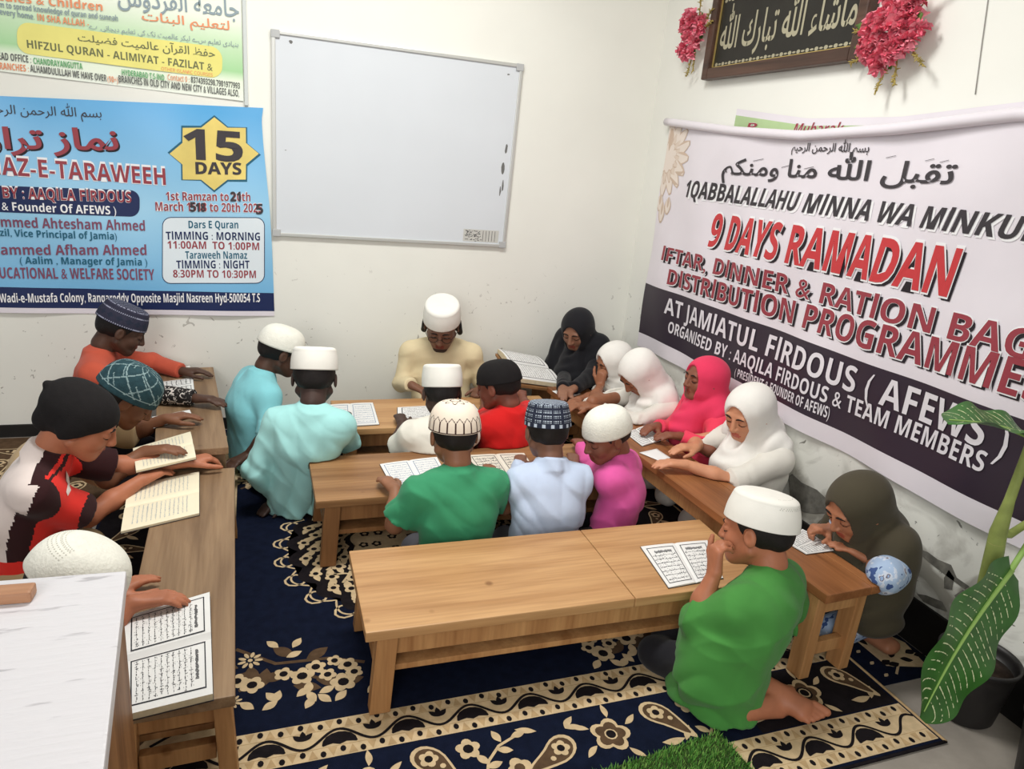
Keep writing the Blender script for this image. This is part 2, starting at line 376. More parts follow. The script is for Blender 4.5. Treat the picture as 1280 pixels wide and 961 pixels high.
# ---- blue banner on the back wall
def wav(x, z): return .011 + .004 * math.sin(7 * x + 9 * z) + .003 * math.sin(15 * x - 4 * z)
redge = np.array([BW(*q) for q in ((329, 134), (327, 150), (329, 180), (333, 220), (337, 260), (340, 310), (342, 360), (343, 390))])
redge = redge[np.argsort(redge[:, 1])]
ztop = lambda x: float(np.interp(x, [BW(0, 120)[0], BW(329, 135)[0]], [BW(0, 120)[1], BW(329, 135)[1]]))
z0 = BW(0, 390)[1]; zb0 = BW(0, 383.5)[1]; zb1 = BW(0, 358)[1]
XL = -3.75
blue = bpy.data.materials.new('banner_vinyl_sky_blue'); blue.use_nodes = True
nt = blue.node_tree; tc = nt.nodes.new('ShaderNodeTexCoord'); sx = nt.nodes.new('ShaderNodeSeparateXYZ'); nt.links.new(tc.outputs['Object'], sx.inputs[0])
r = nt.nodes.new('ShaderNodeValToRGB'); cr = r.color_ramp; cr.elements[0].position = .08; cr.elements[0].color = (*lin((112, 178, 222)), 1); cr.elements[1].position = .95; cr.elements[1].color = (*lin((84, 166, 220)), 1)
e = cr.elements.new(.5); e.color = (*lin((156, 206, 234)), 1)   # printed gradient of the banner
nt.links.new(sx.outputs[2], r.inputs[0]); bs = nt.nodes['Principled BSDF']; nt.links.new(r.outputs[0], bs.inputs['Base Color']); bs.inputs['Roughness'].default_value = .35
zr = [z0, zb0, (zb0 + zb1) / 2, zb1]; nU = 110
V, F, I = [], [], []
NR = 4 + 40
for i in range(nU):
    for j in range(NR):
        t = i / (nU - 1)
        if j < 4: z = zr[j]
        else: z = None
        if z is None:
            x = XL + (redge[-1, 0] - XL) * t; z = zb1 + (ztop(x) - zb1) * (j - 3) / 40
        xe = float(np.interp(z, redge[:, 1], redge[:, 0])); x = XL + (xe - XL) * t
        V.append((x, -wav(x, z), z))
for i in range(nU - 1):
    for j in range(NR - 1):
        F.append((i * NR + j, (i + 1) * NR + j, (i + 1) * NR + j + 1, i * NR + j + 1)); I.append(1 if j == 0 else 2 if j < 3 else 0)
BL = obj('banner', V, F, [blue, vinyl, NAVY], None, I, True, loc=(-3.2, -.009, z0))
put(BL, 'sky blue prayer timetable banner with a gold star on the back wall', 'banner')
def wide(full, part, x0, x1):   # left end of the whole line whose visible tail runs from x0 to x1
    T, _f = text2d(full, .03); P_, _f = text2d(part, .03)
    return x1 - (x1 - x0) * (T[:, 0].max() - T[:, 0].min()) / (P_[:, 0].max() - P_[:, 0].min())
def offB(x, z, layer): return (x + 3.2, -wav(x, z) - .0014 * layer + .009, z - z0)
def patch(parent, pts, material, hitf, off, layer, name, grid=None):
    P = [off(*hitf(*q), layer) for q in pts]
    c = np.mean(np.array(P), 0); n = len(P)
    V = P + [tuple(c)]
    return obj(name, V, [(i, (i + 1) % n, n) for i in range(n)], material, parent)
def rrect(x0, y0, x1, y1, r, right_only=False, n=6):
    P = []
    for cx, cy, a0 in ((x1 - r, y1 - r, 0), (x0 + r, y1 - r, 90), (x0 + r, y0 + r, 180), (x1 - r, y0 + r, 270)):
        for k in range(n + 1):
            a = math.radians(a0 + 90 * k / n); P.append((cx + r * math.cos(a), cy + r * math.sin(a)))
    return P
def densify(P, n=4):
    Q = []
    for i in range(len(P)):
        a, c = P[i], P[(i + 1) % len(P)]
        for k in range(n): Q.append((a[0] + (c[0] - a[0]) * k / n, a[1] + (c[1] - a[1]) * k / n))
    return Q
def flatpatch(parent, pts, material, hitf, off, layer, name):
    bm = bmesh.new(); uv = [hitf(*q) for q in pts]; vs = [bm.verts.new((q[0], q[1], 0)) for q in uv]; f = bm.faces.new(vs)
    bmesh.ops.triangulate(bm, faces=[f])
    for _ in range(5):
        ed = [e for e in bm.edges if e.calc_length() > .025]
        if ed: bmesh.ops.subdivide_edges(bm, edges=ed, cuts=1)
        bmesh.ops.triangulate(bm, faces=bm.faces)
    bmesh.ops.triangulate(bm, faces=bm.faces)
    V = [off(v.co.x, v.co.y, layer) for v in bm.verts]; bm.verts.index_update(); F = [[v.index for v in f.verts] for f in bm.faces]; bm.free()
    printed(parent, V, F, material)
sh = lambda pts: [(x, y + (x - 150) * .035) for x, y in pts]
flatpatch(BL, sh(rrect(-120, 237, 175, 270, 12)), NAVY, BW, offB, 1, 'printed_panel')
flatpatch(BL, rrect(203, 271, 331, 354, 11), NAVY, BW, offB, .8, 'printed_panel'); flatpatch(BL, rrect(204, 272, 330, 353, 10), mat('print_ice_white', (222, 232, 238), .4), BW, offB, 1.4, 'printed_panel')
star = []; star2 = []
for k in range(16):
    a = math.radians(-90 + 22.5 * k); rr = 1.0 if k % 2 == 0 else .77
    star.append((268 + 58 * rr * math.cos(a), 192 + 48 * rr * math.sin(a) + 1.5 * math.cos(a))); star2.append((268 + 55.5 * rr * math.cos(a), 192 + 45.5 * rr * math.sin(a)))
flatpatch(BL, star, TEAL, BW, offB, 1, 'printed_star'); flatpatch(BL, star2, mat('print_gold', (226, 204, 116), .4, .12, 8), BW, offB, 1.6, 'printed_star')
lettering(BL, INK, [("15", (231, 198), (304, 202), 36, 35, .045, 0, 3), ("DAYS", (245, 217), (302, 218), 14, 14, .045, 0, 3)], BW, offB)
tz = [("NAMAZ-E-TARAWEEH", (wide("NAMAZ-E-TARAWEEH", "AZ-E-TARAWEEH", 0, 208), 214), (208, 231), 22, 20, .03)]
lettering(BL, WHT, [(s, a, c, h * 1.08, k * 1.08, .07, 0, 1.2) for s, a, c, h, k, bo in tz], BW, offB); lettering(BL, MAROON, tz, BW, offB)
nz = arabic('نماز تراویح')
lettering(BL, SHD, [(nz, (-76, 186), (151, 189), 25, 25, .03, 0, 1)], BW, offB); lettering(BL, MAROON, [(nz, (-78, 184), (149, 187), 25, 25, .025, 0, 2)], BW, offB)
lettering(BL, INK, [(arabic('بسم الله الرحمن الرحيم'), (-20, 141), (128, 147), 11, 11, -.002)], BW, offB)
q1 = [("ORGANISED BY : AAQILA FIRDOUS", (wide("ORGANISED BY : AAQILA FIRDOUS", "BY : AAQILA FIRDOUS", 0, 165), 243), (165, 253), 13, 13, .02)]
lettering(BL, WHT, [(s, a, c, h * 1.1, k * 1.1, .06, 0, 2) for s, a, c, h, k, bo in q1], BW, offB); lettering(BL, MAROON, [q1[0] + (0, 3)], BW, offB)
lettering(BL, WHT, [("( President & Founder Of AFEWS )", (wide("( President & Founder Of AFEWS )", "& Founder Of AFEWS )", 0, 146), 259), (146, 268), 10, 10, .008, 0, 2.4)], BW, offB)
PLUM = mat('print_plum', (128, 72, 96), .5)
lettering(BL, PLUM, [("Mohammed Ahtesham Ahmed", (wide("Mohammed Ahtesham Ahmed", "mmed Ahtesham Ahmed", 0, 182), 282), (182, 288), 12, 12, .03), ("Mohammed Afham Ahmed", (wide("Mohammed Afham Ahmed", "ammed Afham Ahmed", 0, 184), 318), (184, 318), 12, 12, .03), ("EDUCATIONAL & WELFARE SOCIETY", (wide("EDUCATIONAL & WELFARE SOCIETY", "UCATIONAL & WELFARE SOCIETY", 0, 194), 347), (194, 349), 13, 13, .015)], BW, offB)
lettering(BL, TEAL, [("( Fazil, Vice Principal of Jamia)", (wide("( Fazil, Vice Principal of Jamia)", "zil, Vice Principal of Jamia)", 0, 147), 294), (147, 299), 8.5, 8.5, .03), ("( Aalim , Manager of Jamia )", (26, 329), (185, 331), 8.5, 8.5, .03)], BW, offB)
lettering(BL, WHT, [(", Wadi-e-Mustafa Colony, Rangareddy Opposite Masjid Nasreen Hyd-500054 T.S", (-3, 377), (325, 377), 10.5, 10.5, .008)], BW, offB)
lettering(BL, WHT, [("1st Ramzan to 20th", (208, 250), (313, 251), 10, 10, .08, 0, 1.2), ("March 1518 to 20th 2025", (195, 263), (328, 265), 10.5, 10.5, .08, 0, 1.2)], BW, offB)
lettering(BL, MAROON, [("1st Ramzan to 20th", (208, 250), (313, 251), 10, 10, .015, 0, 2), ("March 1518 to 20th 2025", (195, 263), (328, 265), 10.5, 10.5, .015, 0, 2)], BW, offB)
lettering(BL, INK, [("2", (288, 251), (295, 251), 11, 11, .06, 0, 2.6), ("1", (296, 251), (301, 251), 11, 11, .06, 0, 2.6), ("5", (238, 264), (245, 264), 11, 11, .06, 0, 2.6), ("18", (245, 264), (257, 264), 10, 10, .06, 0, 2.6), ("5", (320, 267), (329, 267), 12, 12, .04, 0, 2.6)], BW, offB, 'pen_correction')
lettering(BL, TEAL, [("Dars E Quran", (236, 285), (298, 285), 9, 9, .006), ("Taraweeh Namaz", (232, 323), (309, 323), 9, 9, .006)], BW, offB)
lettering(BL, NAVY, [("TIMMING : MORNING", (208, 299), (325, 300), 9.5, 9.5, .02), ("TIMMING : NIGHT", (221, 335), (312, 335), 9.5, 9.5, .02)], BW, offB)
lettering(BL, MAROON, [("11:00AM  TO 1:00PM", (210, 310), (324, 312), 9, 9, .012), ("8:30PM TO 10:30PM", (217, 346), (320, 347), 9, 9, .012)], BW, offB)

finish_print(BL)
# ---- pale green and yellow banner higher up
e0, e1 = BW(0, 89), BW(301, 126)
xr = BW(303, 60)[0]
V, F = [], []
for i in range(41):
    x = XL + (xr - XL) * i / 40
    zz = e0[1] + (e1[1] - e0[1]) * (x - e0[0]) / (e1[0] - e0[0])
    for j in range(21): z = zz + (2.75 - zz) * j / 20; V.append((x, -.005 - .002 * math.sin(8 * x + 4 * z), z))
for i in range(40):
    for j in range(20): F.append((i * 21 + j, (i + 1) * 21 + j, (i + 1) * 21 + j + 1, i * 21 + j + 1))
lg = bpy.data.materials.new('banner_vinyl_pale_green'); lg.use_nodes = True; nt = lg.node_tree
tc = nt.nodes.new('ShaderNodeTexCoord'); sx = nt.nodes.new('ShaderNodeSeparateXYZ'); nt.links.new(tc.outputs['Object'], sx.inputs[0])
r = nt.nodes.new('ShaderNodeValToRGB'); cr = r.color_ramp
cr.elements[0].position = .02; cr.elements[0].color = (*lin((232, 238, 226)), 1); cr.elements[1].position = .9; cr.elements[1].color = (*lin((224, 236, 222)), 1)
for ps, cc in ((.10, (226, 236, 214)), (.14, (160, 208, 150)), (.26, (196, 222, 184)), (.36, (232, 238, 222))): q = cr.elements.new(ps); q.color = (*lin(cc), 1)
nt.links.new(sx.outputs[2], r.inputs[0]); nt.links.new(r.outputs[0], nt.nodes['Principled BSDF'].inputs['Base Color']); nt.nodes['Principled BSDF'].inputs['Roughness'].default_value = .4
UB = obj('banner', V, F, lg, None, None, True, loc=(-3.2, -.005, e0[1] - .03)); UB.data.flip_normals() if False else None
put(UB, 'pale green and yellow school banner at the top left of the back wall', 'banner')
def offU(x, z, layer): return (x + 3.2, -.002 - .001 * layer - .001, z - e0[1] + .03)
b = MB()
for sx_ in (xr + .012,):
    b.box((sx_ - .008 + 3.2, -.012, .0), (sx_ + .008 + 3.2, .004, 1.2), bev=.002)
b.build('side_batten', mat('banner_batten_grey', (200, 206, 204), .5), UB)
YEL = mat('print_yellow', (232, 224, 128), .45, .08, 6); ORG = mat('print_orange', (230, 146, 104), .5); GRY = mat('print_grey_blue', (140, 156, 164), .5); GRN = mat('print_green', (100, 170, 112), .5); OLV = mat('print_dark_olive', (108, 112, 76), .5); GLARED = mat('print_glare_grey', (98, 100, 98), .5)  # inks of this banner made paler: the glare on it is painted in
yb = []
for x, y in densify(rrect(22, 27, 278, 60, 15), 2): yb.append((x, y + (x - 22) * .128 + (6 if y > 45 else 0)))
flatpatch(UB, yb, YEL, BW, offU, 1, 'printed_panel')
lettering(UB, OLV, [("HIFZUL QURAN - ALIMIYAT - FAZILAT &", (35, 60), (266, 89), 9.5, 9, .025), (arabic('حفظ القرآن عالمیت فضیلت'), (98, 51), (269, 72), 8, 10, .012)], BW, offU)
lettering(UB, GLARED, [("HEAD OFFICE :", (-6, 74), (40, 79), 9, 8.5, .012), ("ALHAMDULILLAH WE HAVE OVER", (39, 90), (134, 102), 8.5, 8, .008), ("BRANCHES IN OLD CITY AND NEW CITY & VILLAGES ALSO,", (149, 103), (299, 121), 8.5, 8, .008), ("8374393298,7981977993", (239, 103), (300, 111), 7, 7, .008)], BW, offU)
lettering(UB, GRN, [("CHANDRAYANGUTTA", (43, 80), (104, 87), 7.5, 7.5, .006), ("HYDERABAD T.S-IND.", (153, 94), (207, 101), 7, 7, .006)], BW, offU)
lettering(UB, ORG, [("BRANCHES :", (-4, 86), (37, 90), 8, 8, .008), ("(10+)", (135, 102), (148, 104), 7, 7, .008), ("Contact 0 :", (210, 100), (237, 103), 7, 7, .004), ("Ladies & Children", (-12, 0), (129, 14), 10, 10, .02), ("IN SHA ALLAH -", (48, 26), (112, 34), 8, 8, .01), (arabic('لتعليم البنات'), (178, 25), (287, 38), 10, 11, .01), ("OTHER ISLAMIC COURSES", (202, 88), (266, 96), 4, 4, .004)], BW, offU)
lettering(UB, GRY, [("aim to spread knowledge of quran and sunnah", (-6, 9), (148, 27), 7, 7, .008), ("in every home.", (-8, 17), (44, 25), 7, 7, .008), (arabic('جامعة الفردوس'), (148, 6), (299, 22), 20, 22, .012), (arabic('بنیادی تعلیم سے لیکر عالمیت تک کی تعلیم دیجاتی ہے'), (112, 36), (298, 59), 6, 6, .0)], BW, offU)

finish_print(UB)
# ---- whiteboard
wbp = [hit(x, y, 1, 0) for x, y in ((339, 37), (653, 81), (630, 309), (341, 294))]
def bil(u, v):
    t = wbp[0] * (1 - u) + wbp[1] * u; bt = wbp[3] * (1 - u) + wbp[2] * u
    return t * (1 - v) + bt * v
WB = empty('whiteboard', tuple(wbp[3])); put(WB, 'blank wall whiteboard with thin aluminium frame and a faded sticker', 'whiteboard')
L0 = np.array(WB.location)
alu = mat('aluminium_trim', (205, 206, 202), .35, metal=.5)
def slab(mb, us, vs, y0, y1, i=0, bev=0):
    P = []
    for yy in (y1, y0):
        for u, v in ((us[0], vs[1]), (us[1], vs[1]), (us[1], vs[0]), (us[0], vs[0])): q = bil(u, v) - L0; P.append((q[0], -yy, q[2]))
    mb.hexa([P[4], P[5], P[6], P[7], P[0], P[1], P[2], P[3]], i, bev)
b = MB(); slab(b, (.012, .988), (.014, .986), .003, .012)
whs = mat('whiteboard_enamel', (212, 217, 222), .22, .02, 3, spec=.5)
surf = b.build('writing_surface', whs, WB)
for us, vs in (((0, 1), (0, .018)), ((0, 1), (.982, 1)), ((0, .014), (.018, .982)), ((.986, 1), (.018, .982))):
    b = MB(); slab(b, us, vs, .002, .02, 0, .003); b.build('frame', alu, WB)
crn = mat('grey_plastic_corner', (178, 180, 180), .5)
for u, v in ((0, 0), (1, 0), (0, 1), (1, 1)):
    b = MB(); du, dv = .03, .035
    slab(b, (u - (du if u else -0) if u else -.002, u + .002 if u else du), (v - dv if v else -.002, v + .002 if v else dv), .0015, .0225, 0, .003); b.build('corner_cap', crn, WB)
b = MB(); slab(b, (.80, .965), (.905, .975), .0121, .0128)
for k in range(60):
    u = .805 + .075 * random.random(); v = .91 + .06 * random.random(); slab(b, (u, u + .004 + .006 * random.random()), (v, v + .003), .0128, .0131, 1)
for k in range(5): slab(b, (.89 + k * .014, .892 + k * .014), (.91, .97), .0128, .0131, 1)
b.build('faded_sticker', [mat('sticker_grey', (196, 196, 190), .6), INK], WB)
b = MB()
for u, v, a, c in ((.962, .45, .006, .05), (.955, .56, .009, .07), (.962, .65, .004, .07), (.952, .68, .004, .05), (.07, .045, .008, .015), (.94, .06, .006, .008), (.05, .56, .004, .004)):
    P = []
    for k in range(9): an = 2 * PI * k / 9; rr = .7 + .5 * random.random(); q = bil(u + a * rr * math.cos(an), v + c * rr * math.sin(an) * .5) - L0; P.append((q[0], -.0125, q[2]))
    b.add(P, [list(range(9))])
wm_ = mat('worn_backing_grey', (110, 110, 108), .8); printed(surf, np.concatenate(b.V), b.F, wm_); finish_print(surf)

# ---- framed calligraphy with artificial flowers
fy0, fy1 = -.498, -1.494; fz0, fz1 = 1.925, 2.33
FR = empty('framed_calligraphy', (0, (fy0 + fy1) / 2, fz0)); put(FR, 'dark wooden frame with gold Arabic calligraphy on black on the right wall', 'framed calligraphy')
cy = (fy0 + fy1) / 2; hw = (fy0 - fy1) / 2; hh = fz1 - fz0
fwood = wood('frame_dark_wood', (92, 66, 54), (52, 36, 30), .4, 1, False)
for sgn in (0, 1, 2, 3):
    b = MB()
    if sgn < 2: za = 0 if sgn == 0 else hh - .05; b.box((-.05, -hw + .0495, za), (-.002, hw - .0495, za + .05), bev=.006)
    else: ya = -hw if sgn == 2 else hw - .05; b.box((-.05, ya, .0), (-.002, ya + .05, hh), bev=.008)
    b.build('frame_rail', fwood, FR)
b = MB(); b.box((-.022, -hw + .045, .045), (-.004, hw - .045, hh - .045)); bp_ = b.build('backing_panel', mat('black_velvet', (40, 38, 34), .5, .15, 14), FR)
gold = mat('gilt_bead', (205, 180, 110), .35, metal=.6); ssil = mat('silver_gilt_print', (176, 170, 146), .4, metal=.3)
b = MB()
for a in ((-.03, -hw + .05, .05, -.024, -hw + .056, hh - .05), (-.03, hw - .056, .05, -.024, hw - .05, hh - .05), (-.03, -hw + .05, .05, -.024, hw - .05, .056), (-.03, -hw + .05, hh - .056, -.024, hw - .05, hh - .05)):
    b.box(a[:3], a[3:])
b.build('gilt_bead', gold, FR)
def offF(y, z, layer): return (-.0225 - .0006 * layer, y - cy, z - fz0)
ca = arabic('ماشاء الله تبارك الله')
T, f = text2d(ca, .012); x0, x1 = T[:, 0].min(), T[:, 0].max(); yl, yh = T[:, 1].min(), T[:, 1].max()
V = [offF(fy0 - .075 - (fy0 - fy1 - .15) * (x - x0) / (x1 - x0), fz0 + .085 + (hh - .17) * (y - yl) / (yh - yl), 1) for x, y in T]
printed(bp_, V, f, ssil)
b = MB()
for k in range(34):
    for zz in (.066, hh - .066):
        yy = -hw + .075 + (2 * hw - .15) * k / 33; b.add([(-.0228, yy + .011 * math.cos(t), zz + .008 * math.sin(t) * (1 if k % 2 else .5)) for t in np.linspace(0, 2 * PI, 9)[:-1]], [list(range(8))])
printed(bp_, np.concatenate(b.V), b.F, ssil); finish_print(bp_)
# ------------------------------------------------------------------ carpets
CX, CY = -1.5, -1.3
NAVYC = mat('carpet_navy_pile', (17, 24, 44), .95, .25, 30, spec=.1, bump=.6, bscale=500); BEI = mat('carpet_beige_pile', (208, 184, 146), .95, .15, 40, spec=.1, bump=.6, bscale=500)
BLK = mat('carpet_black_pile', (29, 25, 28), .95, .25, 40, spec=.1, bump=.6, bscale=500); BRN = mat('carpet_brown_pile', (92, 72, 54), .95, .25, 40, spec=.1, bump=.6, bscale=500); TAN = mat('carpet_tan_pile', (184, 156, 116), .95, .2, 40, spec=.1)
CM = [NAVYC, BEI, BLK, BRN, TAN]
class Rug(MB):
    zt = .0045; cnt = 0
    def poly(s, P, i, layer, lim=None):
        if lim: P = [(min(max(x, lim[0]), lim[1]), min(max(y, lim[2]), lim[3])) for x, y in P]
        s.cnt += 1; z = s.zt + .00035 * layer + .000012 * (s.cnt % 25)
        bm = bmesh.new(); vs = [bm.verts.new((x, y, z)) for x, y in P]
        try:
            f = bm.faces.new(vs)
        except ValueError:
            bm.free(); return
        r = bmesh.ops.triangulate(bm, faces=[f]); bm.normal_update()
        for f in bm.faces:
            if f.normal.z < 0: f.normal_flip()
        bm.verts.index_update(); s.add([v.co[:] for v in bm.verts], [[v.index for v in f.verts] for f in bm.faces], i); bm.free()
    def rect(s, x0, y0, x1, y1, i, layer): s.poly([(x0, y0), (x1, y0), (x1, y1), (x0, y1)], i, layer)
    def disc(s, x, y, rx, ry, a, i, layer, n=12, lim=None):
        P = []
        for k in range(n):
            t = 2 * PI * k / n; u, v = rx * math.cos(t), ry * math.sin(t); P.append((x + u * math.cos(a) - v * math.sin(a), y + u * math.sin(a) + v * math.cos(a)))
        s.poly(P, i, layer, lim)
    def stroke(s, pts, wd, i, layer, closed=False):
        pts = [np.array(p, float) for p in pts]; n = len(pts); z = s.zt + .00035 * layer; V = []
        for k in range(n):
            a = pts[(k - 1) % n] if closed or k > 0 else pts[k]; c = pts[(k + 1) % n] if closed or k < n - 1 else pts[k]
            d = c - a; d /= (np.linalg.norm(d) + 1e-9); nn = np.array([-d[1], d[0]]) * (wd[k] if isinstance(wd, (list, tuple)) else wd) / 2
            V += [(*(pts[k] + nn), z), (*(pts[k] - nn), z)]
        F = [(2 * k + 1, 2 * ((k + 1) % n) + 1, 2 * ((k + 1) % n), 2 * k) for k in range(n if closed else n - 1)]
        s.add(V, F, i)
    def flower(s, x, y, r, n, i, ic, layer, rot=0, style=0):
        if style == 0:
            P = []
            for k in range(n * 6):
                t = 2 * PI * k / (n * 6); rr = r * (.72 + .28 * abs(math.cos(n * t / 2))); P.append((x + rr * math.cos(t + rot), y + rr * math.sin(t + rot)))
            s.poly(P, i, layer); s.disc(x, y, r * .42, r * .42, 0, ic, layer + 1, 10)
        else:
            for k in range(n):
                t = 2 * PI * k / n + rot; s.disc(x + r * .66 * math.cos(t), y + r * .66 * math.sin(t), r * .34, r * .16, t, i, layer, 8)
            s.disc(x, y, r * .2, r * .2, 0, i, layer, 8)
    def leaf(s, x, y, a, l, wd, i, layer, bend=0.0, lim=None):
        P = []
        for k in range(9):
            t = k / 8; P.append((t * l, wd * math.sin(PI * t) + bend * t * t))
        for k in range(7, 0, -1):
            t = k / 8; P.append((t * l, -wd * math.sin(PI * t) + bend * t * t))
        s.poly([(x + u * math.cos(a) - v * math.sin(a), y + u * math.sin(a) + v * math.cos(a)) for u, v in P], i, layer, lim)
    def paisley(s, x, y, a, l, layer):
        def sh(k):
            P = []
            for t in np.linspace(0, 2 * PI, 22)[:-1]:
                rr = .36 + .1 * math.cos(t); u = .5 * math.cos(t) * k; v = rr * math.sin(t) * k * .8
                u2 = u + .35 * max(0, -math.cos(t)) ** 3 * -1 * k; v2 = v + .25 * max(0, -math.cos(t)) ** 2 * k
                P.append((x + l * (u2 * math.cos(a) - v2 * math.sin(a)), y + l * (u2 * math.sin(a) + v2 * math.cos(a))))
            return P
        s.poly(sh(1.0), 1, layer); s.poly(sh(.82), 3, layer + 1)
        q = (x + l * .12 * math.cos(a), y + l * .12 * math.sin(a)); s.flower(q[0], q[1], l * .2, 5, 1, 2, layer + 2); s.disc(x - l * .2 * math.cos(a), y - l * .2 * math.sin(a), l * .06, l * .06, 0, 1, layer + 2, 8)
R = Rug(); x0, x1, y0, y1 = -2.7, -.295, -2.662, -.03
R.box((x0, y0, .0005), (x1, y1, R.zt), 0)
# bands run along y = const across the near end, with a waving vine, tulips and a dotted guard stripe on either side
def band(R, xa, xb, yl, yh, vert=False):
    def T(u, v): return (v, u) if vert else (u, v)
    def rect(a, c, d, e, i, l): R.poly([T(a, c), T(d, c), T(d, e), T(a, e)], i, l)
    rect(xa, yl, xb, yh, 1, 1); w = (yh - yl); m = (yl + yh) / 2
    gs = .27 * w
    for yc, sg in ((yl + gs / 2, 1), (yh - gs / 2, -1)):
        k = 0; u = xa + .02
        while u < xb - .02:
            q = T(u, yc + (.004 if k % 2 else -.004)); R.disc(q[0], q[1], .0075, .010, .5 if vert else 0, 2, 3, 8)
            q2 = [T(u + .012, yc - gs * .42), T(u + .036, yc - gs * .42), T(u + .024, yc + gs * .42)]; R.poly(q2 if k % 2 else [T(u + .012, yc + gs * .42), T(u + .036, yc + gs * .42), T(u + .024, yc - gs * .42)], 4, 2)
            u += .0495; k += 1
        yy = yl + gs if sg == 1 else yh - gs
        R.stroke([T(xa, yy), T(xb, yy)], .002, 4, 2)
    per = .178; A = w * .2
    n = int((xb - xa) / .008)
    R.stroke([T(xa + (xb - xa) * k / n, m + A * math.sin(2 * PI * (xa + (xb - xa) * k / n - xa) / per)) for k in range(n + 1)], .008, 2, 4)
    u = xa + per / 4
    while u < xb - .06:
        P = [T(u + .045 * math.cos(t), m - A * .9 + .040 * w / .13 * math.sin(t) * (1 if t < PI else .0) + (0.004 * math.cos(6 * t) if t > PI else 0)) for t in np.linspace(0, 2 * PI, 17)[:-1]]
        R.poly(P, 2, 3)
        v = u + per / 2
        for a in (-.9, 0, .9): R.leaf(*T(v, m + A * .15), (PI / 2 - a * .9) if not vert else a * .9, .034, .008, 2, 3)
        u += per
band(R, x0 + .01, x1 - .012, -2.29, -2.165); band(R, x0 + .01, x1 - .012, -2.645, -2.505)
# field between the bands
u = x0 + .1; k = 0
while u < x1 - .05:
    ph = k % 4; yc = -2.398
    if u > -.85: R.poly([(u - .02, -2.5), (u + .145, -2.5), (u + .145, -2.295), (u - .02, -2.295)], 2, .5)
    if ph == 0:
        R.flower(u + .05, yc, .058, 5, 1, 2, 2); R.flower(u + .05, yc, .044, 5, 3, 1, 3); R.disc(u + .05, yc, .014, .014, 0, 2, 5)
        for a in (.4, 1.3, 2.6, 3.6, 5.2): R.leaf(u + .05 + .06 * math.cos(a), yc + .06 * math.sin(a), a, .05, .009, 1, 2, .01)
    elif ph == 1: R.paisley(u + .06, yc + .03, 2.4, .13, 2); R.leaf(u + .01, yc - .06, -.3, .07, .012, 1, 2, .02); R.leaf(u + .08, yc - .07, .9, .06, .01, 1, 2)
    elif ph == 2:
        R.stroke([(u - .03, -2.49), (u + .01, -2.45), (u + .03, -2.40), (u + .07, -2.36), (u + .12, -2.34)], .008, 1, 2)
        for q, a in (((u + .0, -2.46), 2.4), ((u + .02, -2.42), .2), ((u + .03, -2.41), 2.2), ((u + .06, -2.37), -.3), ((u + .08, -2.35), 1.9), ((u + .11, -2.34), .2)): R.leaf(*q, a, .045, .011, 1, 3)
        R.flower(u + .1, -2.44, .034, 4, 1, 3, 2, .3); R.flower(u - .01, -2.35, .034, 5, 1, 2, 2, .3)
    else: R.paisley(u + .05, yc - .02, .7, .13, 2); R.leaf(u + .02, yc + .06, 2.8, .06, .01, 1, 2); R.leaf(u + .1, yc + .05, 1.0, .05, .01, 1, 2, -.01); R.leaf(u + .1, yc + .05, 0.1, .05, .01, 1, 2, -.01)
    u += .165; k += 1
# side borders of the inner field (beige with dark leaves) and far end
for xa, xb in ((-2.46, -2.205), (-.79, -.58)):
    R.rect(xa, -2.163, xb, -.25, 1, 1)
    for k in range(26):
        yy = -2.12 + k * .075; xm = (xa + xb) / 2
        R.stroke([(xm - .05, yy - .03), (xm, yy), (xm + .04, yy + .04)], .009, 2, 2)
        for a, dx in ((2.3, -.03), (.2, .0), (1.2, .02), (3.6, -.06)): R.leaf(xm + dx, yy, a, .055, .014, 2 if k % 3 else 3, 3)
        R.disc(xa + .02, yy, .008, .011, 0, 2, 3, 8); R.disc(xb - .02, yy + .03, .008, .011, 0, 2, 3, 8)
R.rect(-2.69, -2.163, -2.47, -.25, 2, .6); R.rect(-.57, -2.163, -.305, -.25, 2, .6)
for k in range(14):
    yy = -2.08 + k * .13
    for xm in (-2.58, -.44): R.paisley(xm, yy, 1.2 + (k % 2) * 2, .11, 2); R.leaf(xm + .04, yy + .06, 2.5, .06, .01, 1, 2)
R.rect(x0 + .01, -.25, x1 - .012, -.12, 1, 1)
for k in range(40): R.leaf(x0 + .05 + k * .058, -.19, (k * 1.3) % 6, .05, .012, 2, 2)
